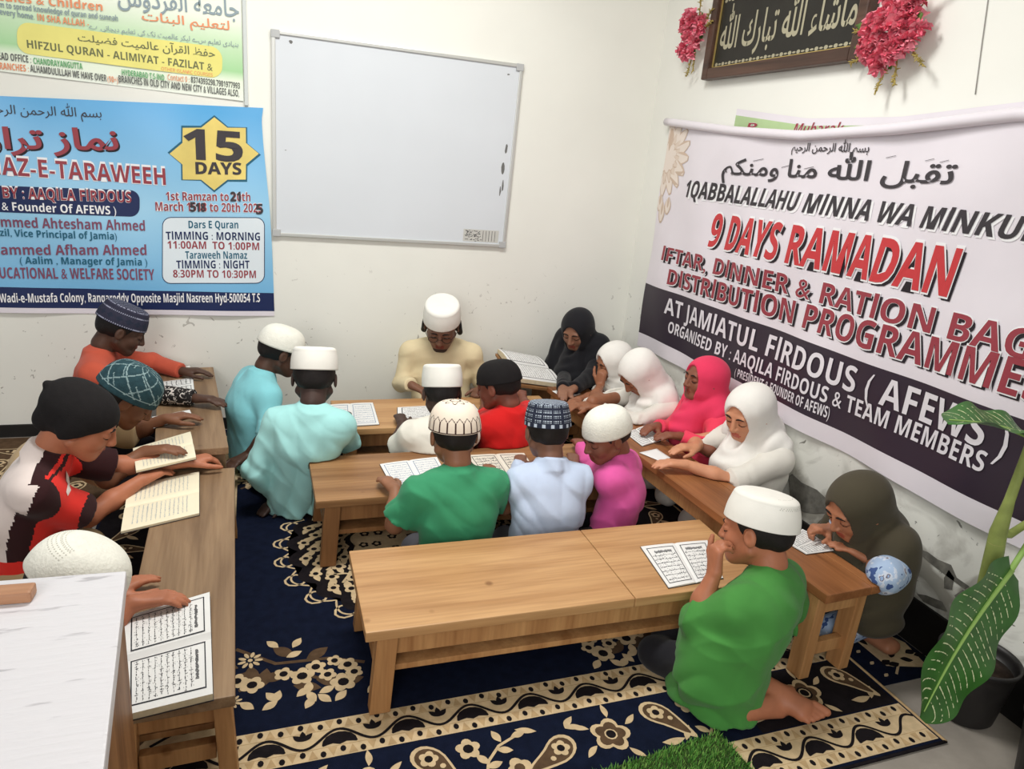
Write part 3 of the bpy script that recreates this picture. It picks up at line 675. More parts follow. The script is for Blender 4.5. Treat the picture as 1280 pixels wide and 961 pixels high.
# sprays of blossom in the corners of the blue field
def spray(cx, cy, sx, sy, seed):
    r = random.Random(seed)
    R.stroke([(cx - .16 * sx, cy + .12 * sy), (cx - .05 * sx, cy + .03 * sy), (cx + .1 * sx, cy + .02 * sy), (cx + .2 * sx, cy - .02 * sy)], .012, 3, 1)
    R.stroke([(cx - .15 * sx, cy - .06 * sy), (cx, cy - .02 * sy), (cx + .12 * sx, cy - .09 * sy)], .012, 3, 1)
    for k in range(11): R.leaf(cx + r.uniform(-.16, .14) * sx, cy + r.uniform(-.1, .06), r.uniform(0, 6.28), .08, .02, 3, 1)
    for k, (x, y, s, st) in enumerate(((-.155, -.02, .03, 0), (-.115, -.045, .034, 0), (-.12, .06, .036, 1), (-.165, -.10, .026, 1), (.06, -.01, .03, 0), (.115, .005, .024, 0), (.15, -.02, .03, 0), (.165, -.055, .026, 0), (.13, -.09, .038, 0), (.02, -.04, .036, 0), (-.03, -.02, .028, 0), (.09, -.05, .026, 0))):
        R.flower(cx + x * sx, cy + y * sy, s, 5 if st == 0 else 9, 1, 2, 2, k, st)
    for x, y, a in ((-.06, -.13, 1.2), (-.05, -.125, 2.2), (.0, -.12, .7), (.03, -.115, 1.4), (.05, -.15, 2), (.06, -.12, .4), (-.11, -.14, 2.4), (-.09, -.15, .6), (-.02, .05, .4), (.0, .09, 1.0), (-.04, .1, 2.3), (.19, -.15, .8), (.02, -.17, 1.0), (.09, -.16, 2.3), (.1, -.16, .8)): R.leaf(cx + x * sx, cy + y * sy, a, .05, .013, 1, 2)
spray(-2.03, -1.94, 1, 1, 1); spray(-.97, -2.0, -1, 1, 2); spray(-2.03, -.62, 1, -1, 3); spray(-.97, -.62, -1, -1, 4)
for k in range(16): R.leaf(-2.22 + .03 * (k % 8), -.66 - .03 * (k // 8) + .02 * math.sin(k), k * 1.1, .05, .013, 1, 2)
# lace medallion in the middle
def circ(r, n=120, lob=0, amp=0.0, ph=0): return [(CX + (r + amp * abs(math.sin(lob * t / 2 + ph))) * math.cos(t), CY + (r + amp * abs(math.sin(lob * t / 2 + ph))) * math.sin(t)) for t in np.linspace(0, 2 * PI, n + 1)[:-1]]
R.poly(circ(.485, 240, 26, .04), 2, .6); R.stroke(circ(.505, 312, 26, .045), .007, 1, 1, True)
for k in range(26):
    a = 2 * PI * (k + .5) / 26; P = (CX + .545 * math.cos(a), CY + .545 * math.sin(a))
    R.stroke([(CX + rr * math.cos(a + da), CY + rr * math.sin(a + da)) for rr, da in ((.50, -.03), (.525, -.06), (.55, -.055), (.568, -.03), (.572, 0), (.568, .03), (.55, .055), (.525, .06), (.50, .03))], .008, 1, 1)
    for rr, da, s in ((.462, 0, .024), (.425, .11, .026), (.372, 0, .027), (.33, .1, .025)):
        q = (CX + rr * math.cos(a + da), CY + rr * math.sin(a + da)); R.flower(*q, s, 4 if k % 2 else 5, 1, 2, 2, a)
        R.leaf(q[0], q[1], a + 1.2, .05, .012, 1, 2, .01); R.leaf(q[0], q[1], a - 1.8, .045, .011, 1, 2, -.01)
    R.stroke([(CX + (.40 + .03 * math.sin(7 * t)) * math.cos(a + t * .24), CY + (.40 + .03 * math.sin(7 * t)) * math.sin(a + t * .24)) for t in np.linspace(0, 1, 10)], .009, 1, 2)
R.stroke(circ(.30, 160, 20, .02), .012, 1, 2, True); R.poly(circ(.27, 120, 16, .02), 1, 1)
for rr, nn in ((.24, 18), (.19, 14), (.13, 9), (.06, 5)):
    for k in range(nn): a = 2 * PI * k / nn; R.flower(CX + rr * math.cos(a), CY + rr * math.sin(a), .02, 5, 2, 1, 3, a)
main_rug = R.build('carpet', CM); put(main_rug, 'large navy carpet with beige lace medallion and waving vine border under the benches', 'carpet')
# bound edge of the carpet
b = MB(); b.tube([(x1 - .002, y, .0052) for y in np.linspace(y0, y1, 30)], .0045, n=6); b.build('binding', TAN, main_rug, True)
b = MB(); b.tube([(x, y0 + .002, .0052) for x in np.linspace(x0, x1, 30)], .0045, n=6); b.build('binding', BLK, main_rug, True)
R = Rug(); R.zt = .004; R.box((-.283, -2.43, .0003), (-.02, -.05, .004), 0)
for k in range(40):
    yy = -2.40 + k * .058; R.leaf(-.25, yy, .4, .025, .006, 1, 2); R.leaf(-.17, yy + .03, 2.5, .025, .006, 1, 2); R.leaf(-.05, yy, .5, .02, .006, 1, 2)
    if k % 3 == 0: R.stroke([(-.20, yy), (-.16, yy + .03), (-.15, yy + .07), (-.1, yy + .08)], .008, 1, 2)
R.poly([(-.20, -2.36), (-.06, -2.40), (-.03, -2.28), (-.10, -2.14), (-.2, -2.2)], 1, 1)
for k in range(14): R.leaf(-.19 + .012 * k, -2.36 + .02 * ((k * 5) % 9), k * 1.7, .045, .012, 2, 2)
put(R.build('carpet', CM), 'narrow navy carpet with beige flecks along the right wall beneath the big carpet', 'carpet')
R = Rug(); R.zt = .004; R.box((-3.6, -2.4, .0003), (-2.715, -.03, .004), 3)
rr_ = random.Random(5)
for k in range(16):
    for j in range(4):
        R.paisley(-3.35 + j * .17 + rr_.uniform(-.02, .02), -2.3 + k * .14, rr_.uniform(0, 6), .12, 2); R.leaf(-3.28 + j * .17, -2.24 + k * .14, rr_.uniform(0, 6), .07, .014, 1, 2); R.leaf(-3.3 + j * .17, -2.28 + k * .14, rr_.uniform(0, 6), .06, .01, 2, 3)
put(R.build('carpet', CM), 'brown and beige paisley carpet at the left behind the reading boys', 'carpet')

# ------------------------------------------------------------------ benches
AVOID = []   # solid parts of the benches that nobody may sink into: (centre, half sizes, angle)
def bench(label, P0, P1, width, h, wmat, lmat, splay=.03, shelf=True, seam=None, t=.03, battens=False):
    """low reading bench from P0 to P1 (middle of its ends on plan)"""
    P0, P1 = np.array(P0), np.array(P1); L = np.linalg.norm(P1 - P0); a = math.atan2(P1[1] - P0[1], P1[0] - P0[0]); c = (P0 + P1) / 2
    o = empty('reading_bench', (c[0], c[1], .007), a); put(o, label, 'bench'); h -= .007
    def keep(lo, hi):
        m_ = [(p + q) / 2 for p, q in zip(lo, hi)]; AVOID.append(((c[0] + m_[0] * math.cos(a) - m_[1] * math.sin(a), c[1] + m_[0] * math.sin(a) + m_[1] * math.cos(a), m_[2] + .007), [(q - p) / 2 for p, q in zip(lo, hi)], a))
    keep((-L / 2, -width / 2, h - t), (L / 2, width / 2, h))
    for sy in (-1, 1):
        yy = sy * (width / 2 - .035); keep((-L / 2 + .05, yy - .011, h - t - .065), (L / 2 - .05, yy + .011, h - t))
        for sx in (-1, 1): keep((sx * (L / 2 - .06 + splay * .25) - .028 - splay * .25, sy * (width / 2 - .03 + splay * .125) - .02 - splay * .125, 0), (sx * (L / 2 - .06 + splay * .25) + .028 + splay * .25, sy * (width / 2 - .03 + splay * .125) + .02 + splay * .125, h - t))
    for sx in (-1, 1): xx = sx * (L / 2 - .045); keep((xx - .011, -width / 2 + .03, h - t - .06), (xx + .011, width / 2 - .03, h - t)); keep((xx - .02, -width / 2 + .045, .07), (xx + .02, width / 2 - .045, .115))
    if shelf: keep((-L / 2 + .08, -width / 2 * .86, .115), (L / 2 - .08, width / 2 * .86, .133))
    x, y = L / 2, width / 2
    if seam is None: segs = [(-x, x)]
    else: segs = [(-x, -x + L * seam - .0012), (-x + L * seam + .0012, x)]
    b = MB()
    for s0, s1 in segs:
        if battens:
            b.box((s0, -y, h - t), (s1, y - .045, h), bev=.003); b.box((s0, y - .042, h - t), (s1, y, h - .001), bev=.004)
        else: b.box((s0, -y, h - t), (s1, y, h), bev=.0035)
    b.build('tabletop', wmat, o)
    for sy in (-1, 1):
        b = MB(); yy = sy * (y - .035); b.box((-x + .05, yy - .011, h - t - .065), (x - .05, yy + .011, h - t)); b.build('apron', lmat, o)
    for sx in (-1, 1):
        b = MB(); xx = sx * (x - .045); b.box((xx - .011, -y + .03, h - t - .06), (xx + .011, y - .03, h - t)); b.build('end_apron', lmat, o)
        for sy in (-1, 1):
            b = MB(); q = .028; w2 = .02
            def ring(z, ox, oy): return [(sx * (x - .06 + ox) - q, sy * (y - .03 + oy) - w2, z), (sx * (x - .06 + ox) + q, sy * (y - .03 + oy) - w2, z), (sx * (x - .06 + ox) + q, sy * (y - .03 + oy) + w2, z), (sx * (x - .06 + ox) - q, sy * (y - .03 + oy) + w2, z)]
            b.hexa(ring(0, splay * .5, splay * .25) + ring(h - t, 0, 0), 0, .003); b.build('leg', lmat, o)
        b = MB(); xx = sx * (x - .06 + splay * .25); b.box((xx - .012, -y + .045, .07), (xx + .012, y - .045, .115), bev=.002); b.build('cross_rail', lmat, o)
    if shelf:
        b = MB(); b.box((-x + .08, -y * .86, .115), (x - .08, y * .86, .133), bev=.002); b.build('shelf', lmat, o)
    return o
wl = wood('wood_honey', (206, 162, 113), (178, 132, 86), .42); wl2 = wood('wood_honey_frame', (196, 148, 98), (160, 110, 66), .5, 2)
wg = wood('wood_grey_brown', (156, 128, 98), (116, 90, 66), .5); wm = wood('wood_mid', (170, 128, 86), (128, 88, 54), .45); wm2 = wood('wood_mid_frame', (162, 116, 74), (120, 80, 48), .5, 2)
wr = wood('wood_reddish', (168, 112, 70), (122, 76, 44), .4)
HB = .275
front = bench('honey coloured wooden bench in the foreground with an open booklet near its right end', (-1.862, -1.978), (-.60, -1.999), .405, HB, wl, wl2, seam=.62)
mid = bench('wooden bench in the middle, in front of the boy in the embroidered white cap', (-1.93, -1.24), (-.70, -1.245), .385, HB, wm, wm2)
back = bench('wooden bench near the back wall at which the bearded teacher sits', (-1.78, -.575), (-.68, -.585), .39, HB, wl, wm2, seam=.5)
right = bench('brown wooden bench along the right wall at which the girls read', (-.54, -.42), (-.445, -2.375), .225, .335, wr, wl2, battens=True, splay=.0, shelf=False)
near = bench('grey brown wooden bench at the left with the large open Arabic book', (-2.325, -1.11), (-2.30, -2.335), .25, HB, wg, wl2, splay=.05)
far = bench('grey brown wooden bench at the far left touching the back wall', (-2.445, -.035), (-2.345, -1.085), .25, .345, wg, wg)
# ------------------------------------------------------------------ smooth solid modelling (distance fields -> one closed surface)
def V3(*a): return np.array(a, float)
def nrm(v): v = np.asarray(v, float); return v / (np.linalg.norm(v) + 1e-12)
class Cap:
    def __init__(s, a, b, ra, rb=None): s.a, s.b, s.ra, s.rb = np.asarray(a, float), np.asarray(b, float), ra, ra if rb is None else rb
    def bb(s):
        return np.minimum(s.a - s.ra, s.b - s.rb), np.maximum(s.a + s.ra, s.b + s.rb)
    def __call__(s, X, Y, Z):
        d = s.b - s.a; dd = d @ d + 1e-12; x, y, z = X - s.a[0], Y - s.a[1], Z - s.a[2]
        t = np.clip((x * d[0] + y * d[1] + z * d[2]) / dd, 0, 1)
        return np.sqrt((x - t * d[0]) ** 2 + (y - t * d[1]) ** 2 + (z - t * d[2]) ** 2) - (s.ra + (s.rb - s.ra) * t)
class Tube:   # cone frustum with flat ends
    def __init__(s, a, b, ra, rb): s.a, s.b, s.ra, s.rb = np.asarray(a, float), np.asarray(b, float), ra, rb
    def bb(s): m = max(s.ra, s.rb); return np.minimum(s.a, s.b) - m, np.maximum(s.a, s.b) + m
    def __call__(s, X, Y, Z):
        d = s.b - s.a; L = np.linalg.norm(d); d = d / L; x, y, z = X - s.a[0], Y - s.a[1], Z - s.a[2]
        t = x * d[0] + y * d[1] + z * d[2]; r = np.sqrt(np.maximum(x * x + y * y + z * z - t * t, 0)); u = np.clip(t / L, 0, 1)
        return np.maximum(r - (s.ra + (s.rb - s.ra) * u), np.maximum(t - L, -t))
class Ell:
    def __init__(s, c, r, R=None): s.c, s.r, s.R = np.asarray(c, float), np.asarray(r, float), np.eye(3) if R is None else R
    def bb(s):
        e = np.sqrt(((s.R * s.r) ** 2).sum(1)); return s.c - e, s.c + e
    def __call__(s, X, Y, Z):
        x, y, z = X - s.c[0], Y - s.c[1], Z - s.c[2]; q = [x * s.R[0, i] + y * s.R[1, i] + z * s.R[2, i] for i in range(3)]
        k0 = np.sqrt(sum((q[i] / s.r[i]) ** 2 for i in range(3))); k1 = np.sqrt(sum((q[i] / s.r[i] ** 2) ** 2 for i in range(3))) + 1e-9
        return k0 * (k0 - 1) / k1
class Box:
    def __init__(s, c, hs_, a): s.c, s.h, s.ca, s.sa = np.asarray(c, float), np.asarray(hs_, float), math.cos(a), math.sin(a)
    def bb(s):
        e = V3(abs(s.h[0] * s.ca) + abs(s.h[1] * s.sa), abs(s.h[0] * s.sa) + abs(s.h[1] * s.ca), s.h[2]); return s.c - e, s.c + e
    def __call__(s, X, Y, Z):
        x, y = X - s.c[0], Y - s.c[1]; qx = np.abs(x * s.ca + y * s.sa) - s.h[0]; qy = np.abs(-x * s.sa + y * s.ca) - s.h[1]; qz = np.abs(Z - s.c[2]) - s.h[2]
        return np.sqrt(np.maximum(qx, 0) ** 2 + np.maximum(qy, 0) ** 2 + np.maximum(qz, 0) ** 2) + np.minimum(np.maximum(np.maximum(qx, qy), qz), 0)
class Half:   # half space n.p < c is inside
    def __init__(s, n, p): s.n = nrm(n); s.p = np.asarray(p, float)
    def bb(s): return V3(-9, -9, -9), V3(9, 9, 9)
    def __call__(s, X, Y, Z): return (X - s.p[0]) * s.n[0] + (Y - s.p[1]) * s.n[1] + (Z - s.p[2]) * s.n[2]
class Solid:
    """ordered list of (operation, primitive, blend)"""
    def __init__(s): s.ops = []
    def add(s, p, k=.02): s.ops.append(('+', p, k)); return s
    def sub(s, p, k=.01): s.ops.append(('-', p, k)); return s
    def cut(s, p, k=.006): s.ops.append(('&', p, k)); return s
    def box(s, m):
        L = [p.bb() for o, p, k in s.ops if o == '+']; return np.min([l[0] for l in L], 0) - m, np.max([l[1] for l in L], 0) + m
    def at(s, P):
        P = np.asarray(P, float); D = np.full(len(P), 1e3); X, Y, Z = P.T
        for o, p, k in s.ops: D = s._c(o, D, p(X, Y, Z), k)
        return D
    @staticmethod
    def _c(o, D, d, k):
        if o == '+': h = np.maximum(k - np.abs(D - d), 0) / k; return np.minimum(D, d) - h * h * k * .25
        if o == '-': d = -d
        h = np.maximum(k - np.abs(D - d), 0) / k; return np.maximum(D, d) + h * h * k * .25
    def mesh(s, h, warp=None, lohi=None, post=()):
        lo, hi = s.box(3 * h + (.012 if warp else 0)) if lohi is None else lohi
        n = np.maximum(np.ceil((hi - lo) / h).astype(int) + 1, 4); ax = [(lo[i] + h * np.arange(n[i])).astype(np.float32) for i in range(3)]
        D = np.full(n, 1e3, np.float32)
        for o, p, k in s.ops:
            a, b = p.bb(); m = k + 3 * h
            if o == '&': sl = [slice(0, n[i]) for i in range(3)]
            else:
                i0 = np.clip(np.floor((a - m - lo) / h).astype(int), 0, n - 1); i1 = np.clip(np.ceil((b + m - lo) / h).astype(int) + 1, 1, n); sl = [slice(i0[i], i1[i]) for i in range(3)]
            X, Y, Z = ax[0][sl[0]][:, None, None], ax[1][sl[1]][None, :, None], ax[2][sl[2]][None, None, :]
            D[tuple(sl)] = s._c(o, D[tuple(sl)], p(X, Y, Z).astype(np.float32), k)
        if warp is not None: D = D + warp(ax[0][:, None, None], ax[1][None, :, None], ax[2][None, None, :])
        for p in post:   # what the body or cloth presses against
            a, b = p.bb(); m = 3 * h
            i0 = np.clip(np.floor((a - m - lo) / h).astype(int), 0, n); i1 = np.clip(np.ceil((b + m - lo) / h).astype(int) + 1, 0, n)
            if (i1 <= i0).any(): continue
            sl = tuple(slice(i0[i], i1[i]) for i in range(3)); X, Y, Z = ax[0][sl[0]][:, None, None], ax[1][sl[1]][None, :, None], ax[2][sl[2]][None, None, :]
            D[sl] = np.maximum(D[sl], (.0022 - p(X, Y, Z)).astype(np.float32))
        for i in range(3):   # keep the surface closed at the border of the grid
            for e in (0, -1): q = [slice(None)] * 3; q[i] = e; D[tuple(q)] = np.maximum(D[tuple(q)], 1e-4)
        return nets(D, lo, h)
def nets(D, lo, h):
    ins = D < 0
    c = np.zeros(np.array(D.shape) - 1, np.int8)
    for i in (0, 1):
        for j in (0, 1):
            for k in (0, 1): c += ins[i:D.shape[0] - 1 + i, j:D.shape[1] - 1 + j, k:D.shape[2] - 1 + k]
    act = np.argwhere((c > 0) & (c < 8)); idx = np.full(c.shape, -1, np.int32); idx[tuple(act.T)] = np.arange(len(act))
    cor = [(i, j, k) for i in (0, 1) for j in (0, 1) for k in (0, 1)]; val = {q: D[act[:, 0] + q[0], act[:, 1] + q[1], act[:, 2] + q[2]] for q in cor}
    P = np.zeros((len(act), 3)); cnt = np.zeros(len(act))
    for q in cor:
        for a in range(3):
            if q[a] == 0:
                r = list(q); r[a] = 1; r = tuple(r); va, vb = val[q], val[r]; x = (va < 0) != (vb < 0)
                t = np.where(x, va / np.where(x, va - vb, 1), 0); pt = np.tile(np.array(q, float), (len(act), 1)); pt[:, a] = t
                P[x] += pt[x]; cnt[x] += 1
    P = (act + P / cnt[:, None]) * h + lo
    F = []
    for a in range(3):
        b, d = (a + 1) % 3, (a + 2) % 3
        s0 = [slice(None)] * 3; s1 = [slice(None)] * 3; s0[a] = slice(0, -1); s1[a] = slice(1, None)
        for q in (b, d): s0[q] = slice(1, -1); s1[q] = slice(1, -1)
        A, B = ins[tuple(s0)], ins[tuple(s1)]; e = np.argwhere(A != B)
        if not len(e): continue
        fl = A[tuple(e.T)]; e = e.copy(); e[:, b] += 1; e[:, d] += 1
        def cell(db, dd): q = e.copy(); q[:, b] += db; q[:, d] += dd; return idx[tuple(q.T)]
        Q = np.stack([cell(-1, -1), cell(0, -1), cell(0, 0), cell(-1, 0)], 1)
        Q[~fl] = Q[~fl][:, ::-1]; F.append(Q)
    F = np.concatenate(F); F = F[(F >= 0).all(1)]
    return P, F
def folds(seed, amp, F, R, zlow, zhigh, vert=.8):
    """cloth creases: hanging folds that deepen downwards plus slanting wrinkles"""
    r = np.random.default_rng(seed); ph = r.uniform(0, 6.28, 12); a = r.uniform(-.7, .7, 6)
    rid = lambda x: 1 - 2 * np.abs(np.sin(x)) ** .8
    def f(X, Y, Z):
        u = X * R[0] + Y * R[1]; v = X * F[0] + Y * F[1]; dn = np.clip((zhigh - Z) / (zhigh - zlow), 0, 1)
        w1 = rid(33 * u + 1.2 * np.sin(7 * Z + ph[0]) + 10 * a[0] * Z + ph[1]) * (.6 + .4 * np.sin(21 * v + 5 * Z + ph[2]))
        w2 = rid(30 * (Z * .8 + a[1] * u) + 1.3 * np.sin(13 * u + ph[3]) + ph[4]) * np.sin(14 * u + 10 * v + 5 * Z + ph[5])
        w3 = rid(48 * (Z * .6 + a[2] * u + a[3] * v) + 1.5 * np.sin(20 * v + ph[6])) * np.sin(26 * u + 14 * Z + ph[7])
        return (amp * (vert * w1 * (.2 + .8 * dn) + .6 * w2 * (.4 + .6 * dn) + .5 * w3 * (.4 + .6 * dn))).astype(np.float32)
    return f

# ------------------------------------------------------------------ people
PRESS = [Box(*q) for q in AVOID] + [Half((-1, 0, 0), (0, 0, 0)), Half((0, -1, 0), (0, 0, 0))]
def skin(name, rgb):
    m = mat(name, rgb, .5, .12, 18, spec=.35, bump=.08, bscale=400); b = m.node_tree.nodes['Principled BSDF']
    b.inputs['Subsurface Weight'].default_value = .0
    return m
def cloth(name, rgb, rough=.85):
    if name in MATS: return MATS[name]
    m = mat(name, rgb, rough, .05, 14, spec=.15, sheen=.1); nt = m.node_tree; L = nt.links.new; b = nt.nodes['Principled BSDF']
    tc = nt.nodes.new('ShaderNodeTexCoord'); mp = nt.nodes.new('ShaderNodeMapping'); mp.inputs['Scale'].default_value = (1, 1, .45); L(tc.outputs['Object'], mp.inputs[0])
    n = nt.nodes.new('ShaderNodeTexNoise'); n.noise_type = 'RIDGED_MULTIFRACTAL'; n.inputs['Scale'].default_value = 7; n.inputs['Detail'].default_value = 2.5; n.inputs['Distortion'].default_value = .9; L(mp.outputs[0], n.inputs['Vector'])
    b1 = nt.nodes.new('ShaderNodeBump'); b1.inputs['Strength'].default_value = .8; b1.inputs['Distance'].default_value = .016; L(n.outputs[0], b1.inputs['Height'])
    n2 = nt.nodes.new('ShaderNodeTexNoise'); n2.inputs['Scale'].default_value = 700; L(tc.outputs['Object'], n2.inputs['Vector'])
    b2 = nt.nodes.new('ShaderNodeBump'); b2.inputs['Strength'].default_value = .2; b2.inputs['Distance'].default_value = .002; L(n2.outputs[0], b2.inputs['Height']); L(b1.outputs[0], b2.inputs['Normal']); L(b2.outputs[0], b.inputs['Normal'])
    return m
HAIR = mat('black_hair', (26, 21, 20), .6, .3, 120, bump=.5, bscale=900)
LIPS = {}
def lipmat(rgb):
    k = tuple(rgb)
    if k not in LIPS: LIPS[k] = mat('lips_%d' % len(LIPS), (rgb[0] * .85 + 12, rgb[1] * .66, rgb[2] * .7), .45)
    return LIPS[k]
BROW = mat('eyebrow_hair', (30, 22, 20), .8)
def head_solid(hc, HR, hs, adult=False):
    q = Solid(); P = lambda x, y, z: hc + HR @ (np.array([x, y, z]) * hs)
    q.add(Ell(P(0, -.07, .13), V3(.365, .44, .37) * hs, HR), .02)
    q.add(Ell(P(0, .12, -.13), V3(.285, .30, .35) * hs, HR), .10 * hs)
    q.add(Cap(P(-.06, .30, -.38), P(.06, .30, -.38), .085 * hs), .12 * hs)
    for s in (-1, 1):
        q.add(Ell(P(.155 * s, .25, -.12), V3(.13, .12, .13) * hs, HR), .08 * hs)
        q.add(Cap(P(.27 * s, .0, -.22), P(.10 * s, .26, -.37), .075 * hs, .07 * hs), .1 * hs)
    q.add(Cap(P(-.17, .345, .115), P(.17, .345, .115), .05 * hs), .06 * hs)
    for s in (-1, 1):
        q.sub(Ell(P(.15 * s, .45, .03), V3(.085, .09, .06) * hs, HR), .05 * hs)
        q.add(Ell(P(.15 * s, .335, .025), V3(.078, .07, .062) * hs, HR), .015 * hs)
        q.add(Ell(P(.385 * s, -.03, -.02), V3(.035, .085, .13) * hs, HR), .03 * hs)
        q.sub(Ell(P(.43 * s, .0, -.01), V3(.03, .045, .075) * hs, HR), .02 * hs)
    q.add(Cap(P(0, .40, .06), P(0, .475, -.115), .036 * hs, .052 * hs), .045 * hs)
    for s in (-1, 1): q.add(Ell(P(.05 * s, .435, -.13), V3(.036, .045, .034) * hs, HR), .03 * hs)
    q.add(Cap(P(-.085, .375, -.245), P(.085, .375, -.245), .03 * hs, .03 * hs), .03 * hs); q.add(Cap(P(0, .405, -.24), P(0, .405, -.242), .03 * hs), .03 * hs)
    q.add(Cap(P(-.07, .37, -.30), P(.07, .37, -.30), .034 * hs), .03 * hs)
    q.sub(Cap(P(-.10, .425, -.27), P(.10, .425, -.27), .008 * hs), .012 * hs)
    return q, P
def on_face(q, P, HR, hs, x, z, out=0.0):
    y = np.linspace(.62, .05, 115); pts = np.array([P(x, v, z) for v in y]); d = q.at(pts); i = np.argmax(d < 0)
    return P(x, y[i] + .004 + out, z)
def hand(q, wr, d, n, side, hl, curl=(.25, .3), spread=.12, point=False, tc=.3):
    """wr wrist, d pointing direction, n palm normal, side +1 when the thumb lies towards d x n"""
    d = nrm(d); n = nrm(n - d * (n @ d)); t = nrm(np.cross(d, n)) * side
    r0 = .0068 * hl / .135
    pal = .50 * hl
    for i, (o, ln, bk) in enumerate(((.30, .43, 0), (.10, .48, .01), (-.10, .45, 0), (-.285, .36, -.05))):
        kn = wr + d * (pal + bk * hl) + t * o * hl * .42 - n * .006
        q.add(Cap(wr + d * .012 + t * o * hl * .26, kn, .0125 * hl / .135, .0098 * hl / .135), .012)
        c1, c2 = curl if not (point and i == 0) else (.05, .05)
        if point and i > 0: c1, c2 = .9, 1.3
        dd = nrm(d + t * o * spread); f1 = nrm(dd * math.cos(c1) + n * math.sin(c1)); f2 = nrm(dd * math.cos(c1 + c2) + n * math.sin(c1 + c2)); f3 = nrm(dd * math.cos(c1 + 1.7 * c2) + n * math.sin(c1 + 1.7 * c2))
        a = kn; b = a + f1 * ln * .42 * hl; c = b + f2 * ln * .33 * hl; e = c + f3 * ln * .25 * hl
        q.add(Cap(a, b, r0 * 1.1, r0), .004); q.add(Cap(b, c, r0, r0 * .93), .003); q.add(Cap(c, e, r0 * .93, r0 * .78), .003)
    b0 = wr + d * .16 * hl + t * .14 * hl + n * .004; b1 = wr + d * .40 * hl + t * (.26 + tc * .2) * hl + n * .008; b2 = wr + d * .58 * hl + t * (.26 + tc * .35) * hl + n * .012; b3 = b2 + nrm(d + n * .2 + t * .1) * .13 * hl
    q.add(Cap(b0, b1, .0125 * hl / .135, .0095 * hl / .135), .010); q.add(Cap(b1, b2, .0088 * hl / .135, .0080 * hl / .135), .004); q.add(Cap(b2, b3, .0080 * hl / .135, .0066 * hl / .135), .003)
def foot(q, heel, d, sole, L, toes=True):
    d = nrm(d); sole = nrm(sole - d * (sole @ d)); t = np.cross(d, sole)
    q.add(Cap(heel, heel + d * L * .62, .026, .024), .02); 
    for o in (-.12, .0, .12): q.add(Cap(heel + d * .03, heel + d * L * .66 + t * o * L, .02, .015), .02)
    if toes:
        for i, (o, l, r) in enumerate(((-.19, .15, .0125), (-.09, .14, .0095), (-.01, .125, .009), (.07, .11, .0085), (.145, .09, .008))):
            a = heel + d * L * (.74 - .025 * i) + t * o * L; q.add(Cap(a, a + d * (l + .05) * L, r * .95, r * .95), .003)
def ik(S_, W_, l1, l2, pole):
    v = W_ - S_; D = np.linalg.norm(v); k = max(1, D * 1.01 / (l1 + l2)); l1 *= k; l2 *= k; u = v / D
    a = (l1 * l1 - l2 * l2 + D * D) / (2 * D); hh = math.sqrt(max(l1 * l1 - a * a, 0)); p = pole - u * (pole @ u)
    return S_ + u * a + nrm(p) * hh
def cap_mesh(parent, hc, HR, hs, kind, mats, pat=None, tilt=0.0, z0=.13, ht=.44, rx=.405, ry=.485, yo=-.07, top=.86, cr=.17, loc=None, nu=72, nv=30, name='cap'):
    """fabric cap turned round the skull; profile by kind"""
    ct, st = math.cos(tilt), math.sin(tilt); T = np.array([[1, 0, 0], [0, ct, -st], [0, st, ct]])
    prof = []
    if kind == 'kufi':
        cr_ = cr
        for v in np.linspace(0, 1, 18): prof.append((1 + (top - 1) * v + .03 * math.sin(PI * v), ht * .80 * v))
        for a in np.linspace(0, PI / 2, 9)[1:]: prof.append((top - cr_ * (1 - math.cos(a)), ht * (.80 + .19 * math.sin(a))))
        for r in np.linspace(top - cr_ - .06, 0, 8): prof.append((r, ht * (.99 + .02 * (1 - r))))
    else:
        for a in np.linspace(0, PI / 2, 26): prof.append((math.cos(a) ** (.62 if kind == 'dome' else .8), ht * math.sin(a) ** (.95 if kind == 'dome' else 1)))
    if pat:
        pr = np.array(prof); cl = np.concatenate([[0], np.cumsum(np.hypot(np.diff(pr[:, 0]) * rx, np.diff(pr[:, 1])))]); tt = np.linspace(0, cl[-1], nv * 2)
        prof = list(zip(np.interp(tt, cl, pr[:, 0]), np.interp(tt, cl, pr[:, 1])))
    prof = [(prof[0][0] * .94, 0.012)] + [(prof[0][0] * .965, -.004)] + prof
    V, F, I = [], [], []; n = len(prof)
    for j, (r, z) in enumerate(prof):
        for i in range(nu):
            t = 2 * PI * i / nu; q = np.array([rx * r * math.cos(t), yo * 0 + ry * r * math.sin(t), z]); q = T @ q; V.append(hc + HR @ ((q + np.array([0, yo, z0])) * hs))
    L = [0]
    for j in range(1, n): L.append(L[-1] + math.hypot(prof[j][0] * rx - prof[j - 1][0] * rx, prof[j][1] - prof[j - 1][1]))
    for j in range(n - 1):
        for i in range(nu):
            F.append((j * nu + i, j * nu + (i + 1) % nu, (j + 1) * nu + (i + 1) % nu, (j + 1) * nu + i))
            I.append(pat((i + .5) / nu, (L[j] + L[j + 1]) / 2 / L[-1], (prof[j][0] + prof[j + 1][0]) / 2) if pat else 0)
    return obj(name, V, F, mats, parent, I, True, None) if loc is None else obj(name, np.array(V) - loc, F, mats, parent, I, True)
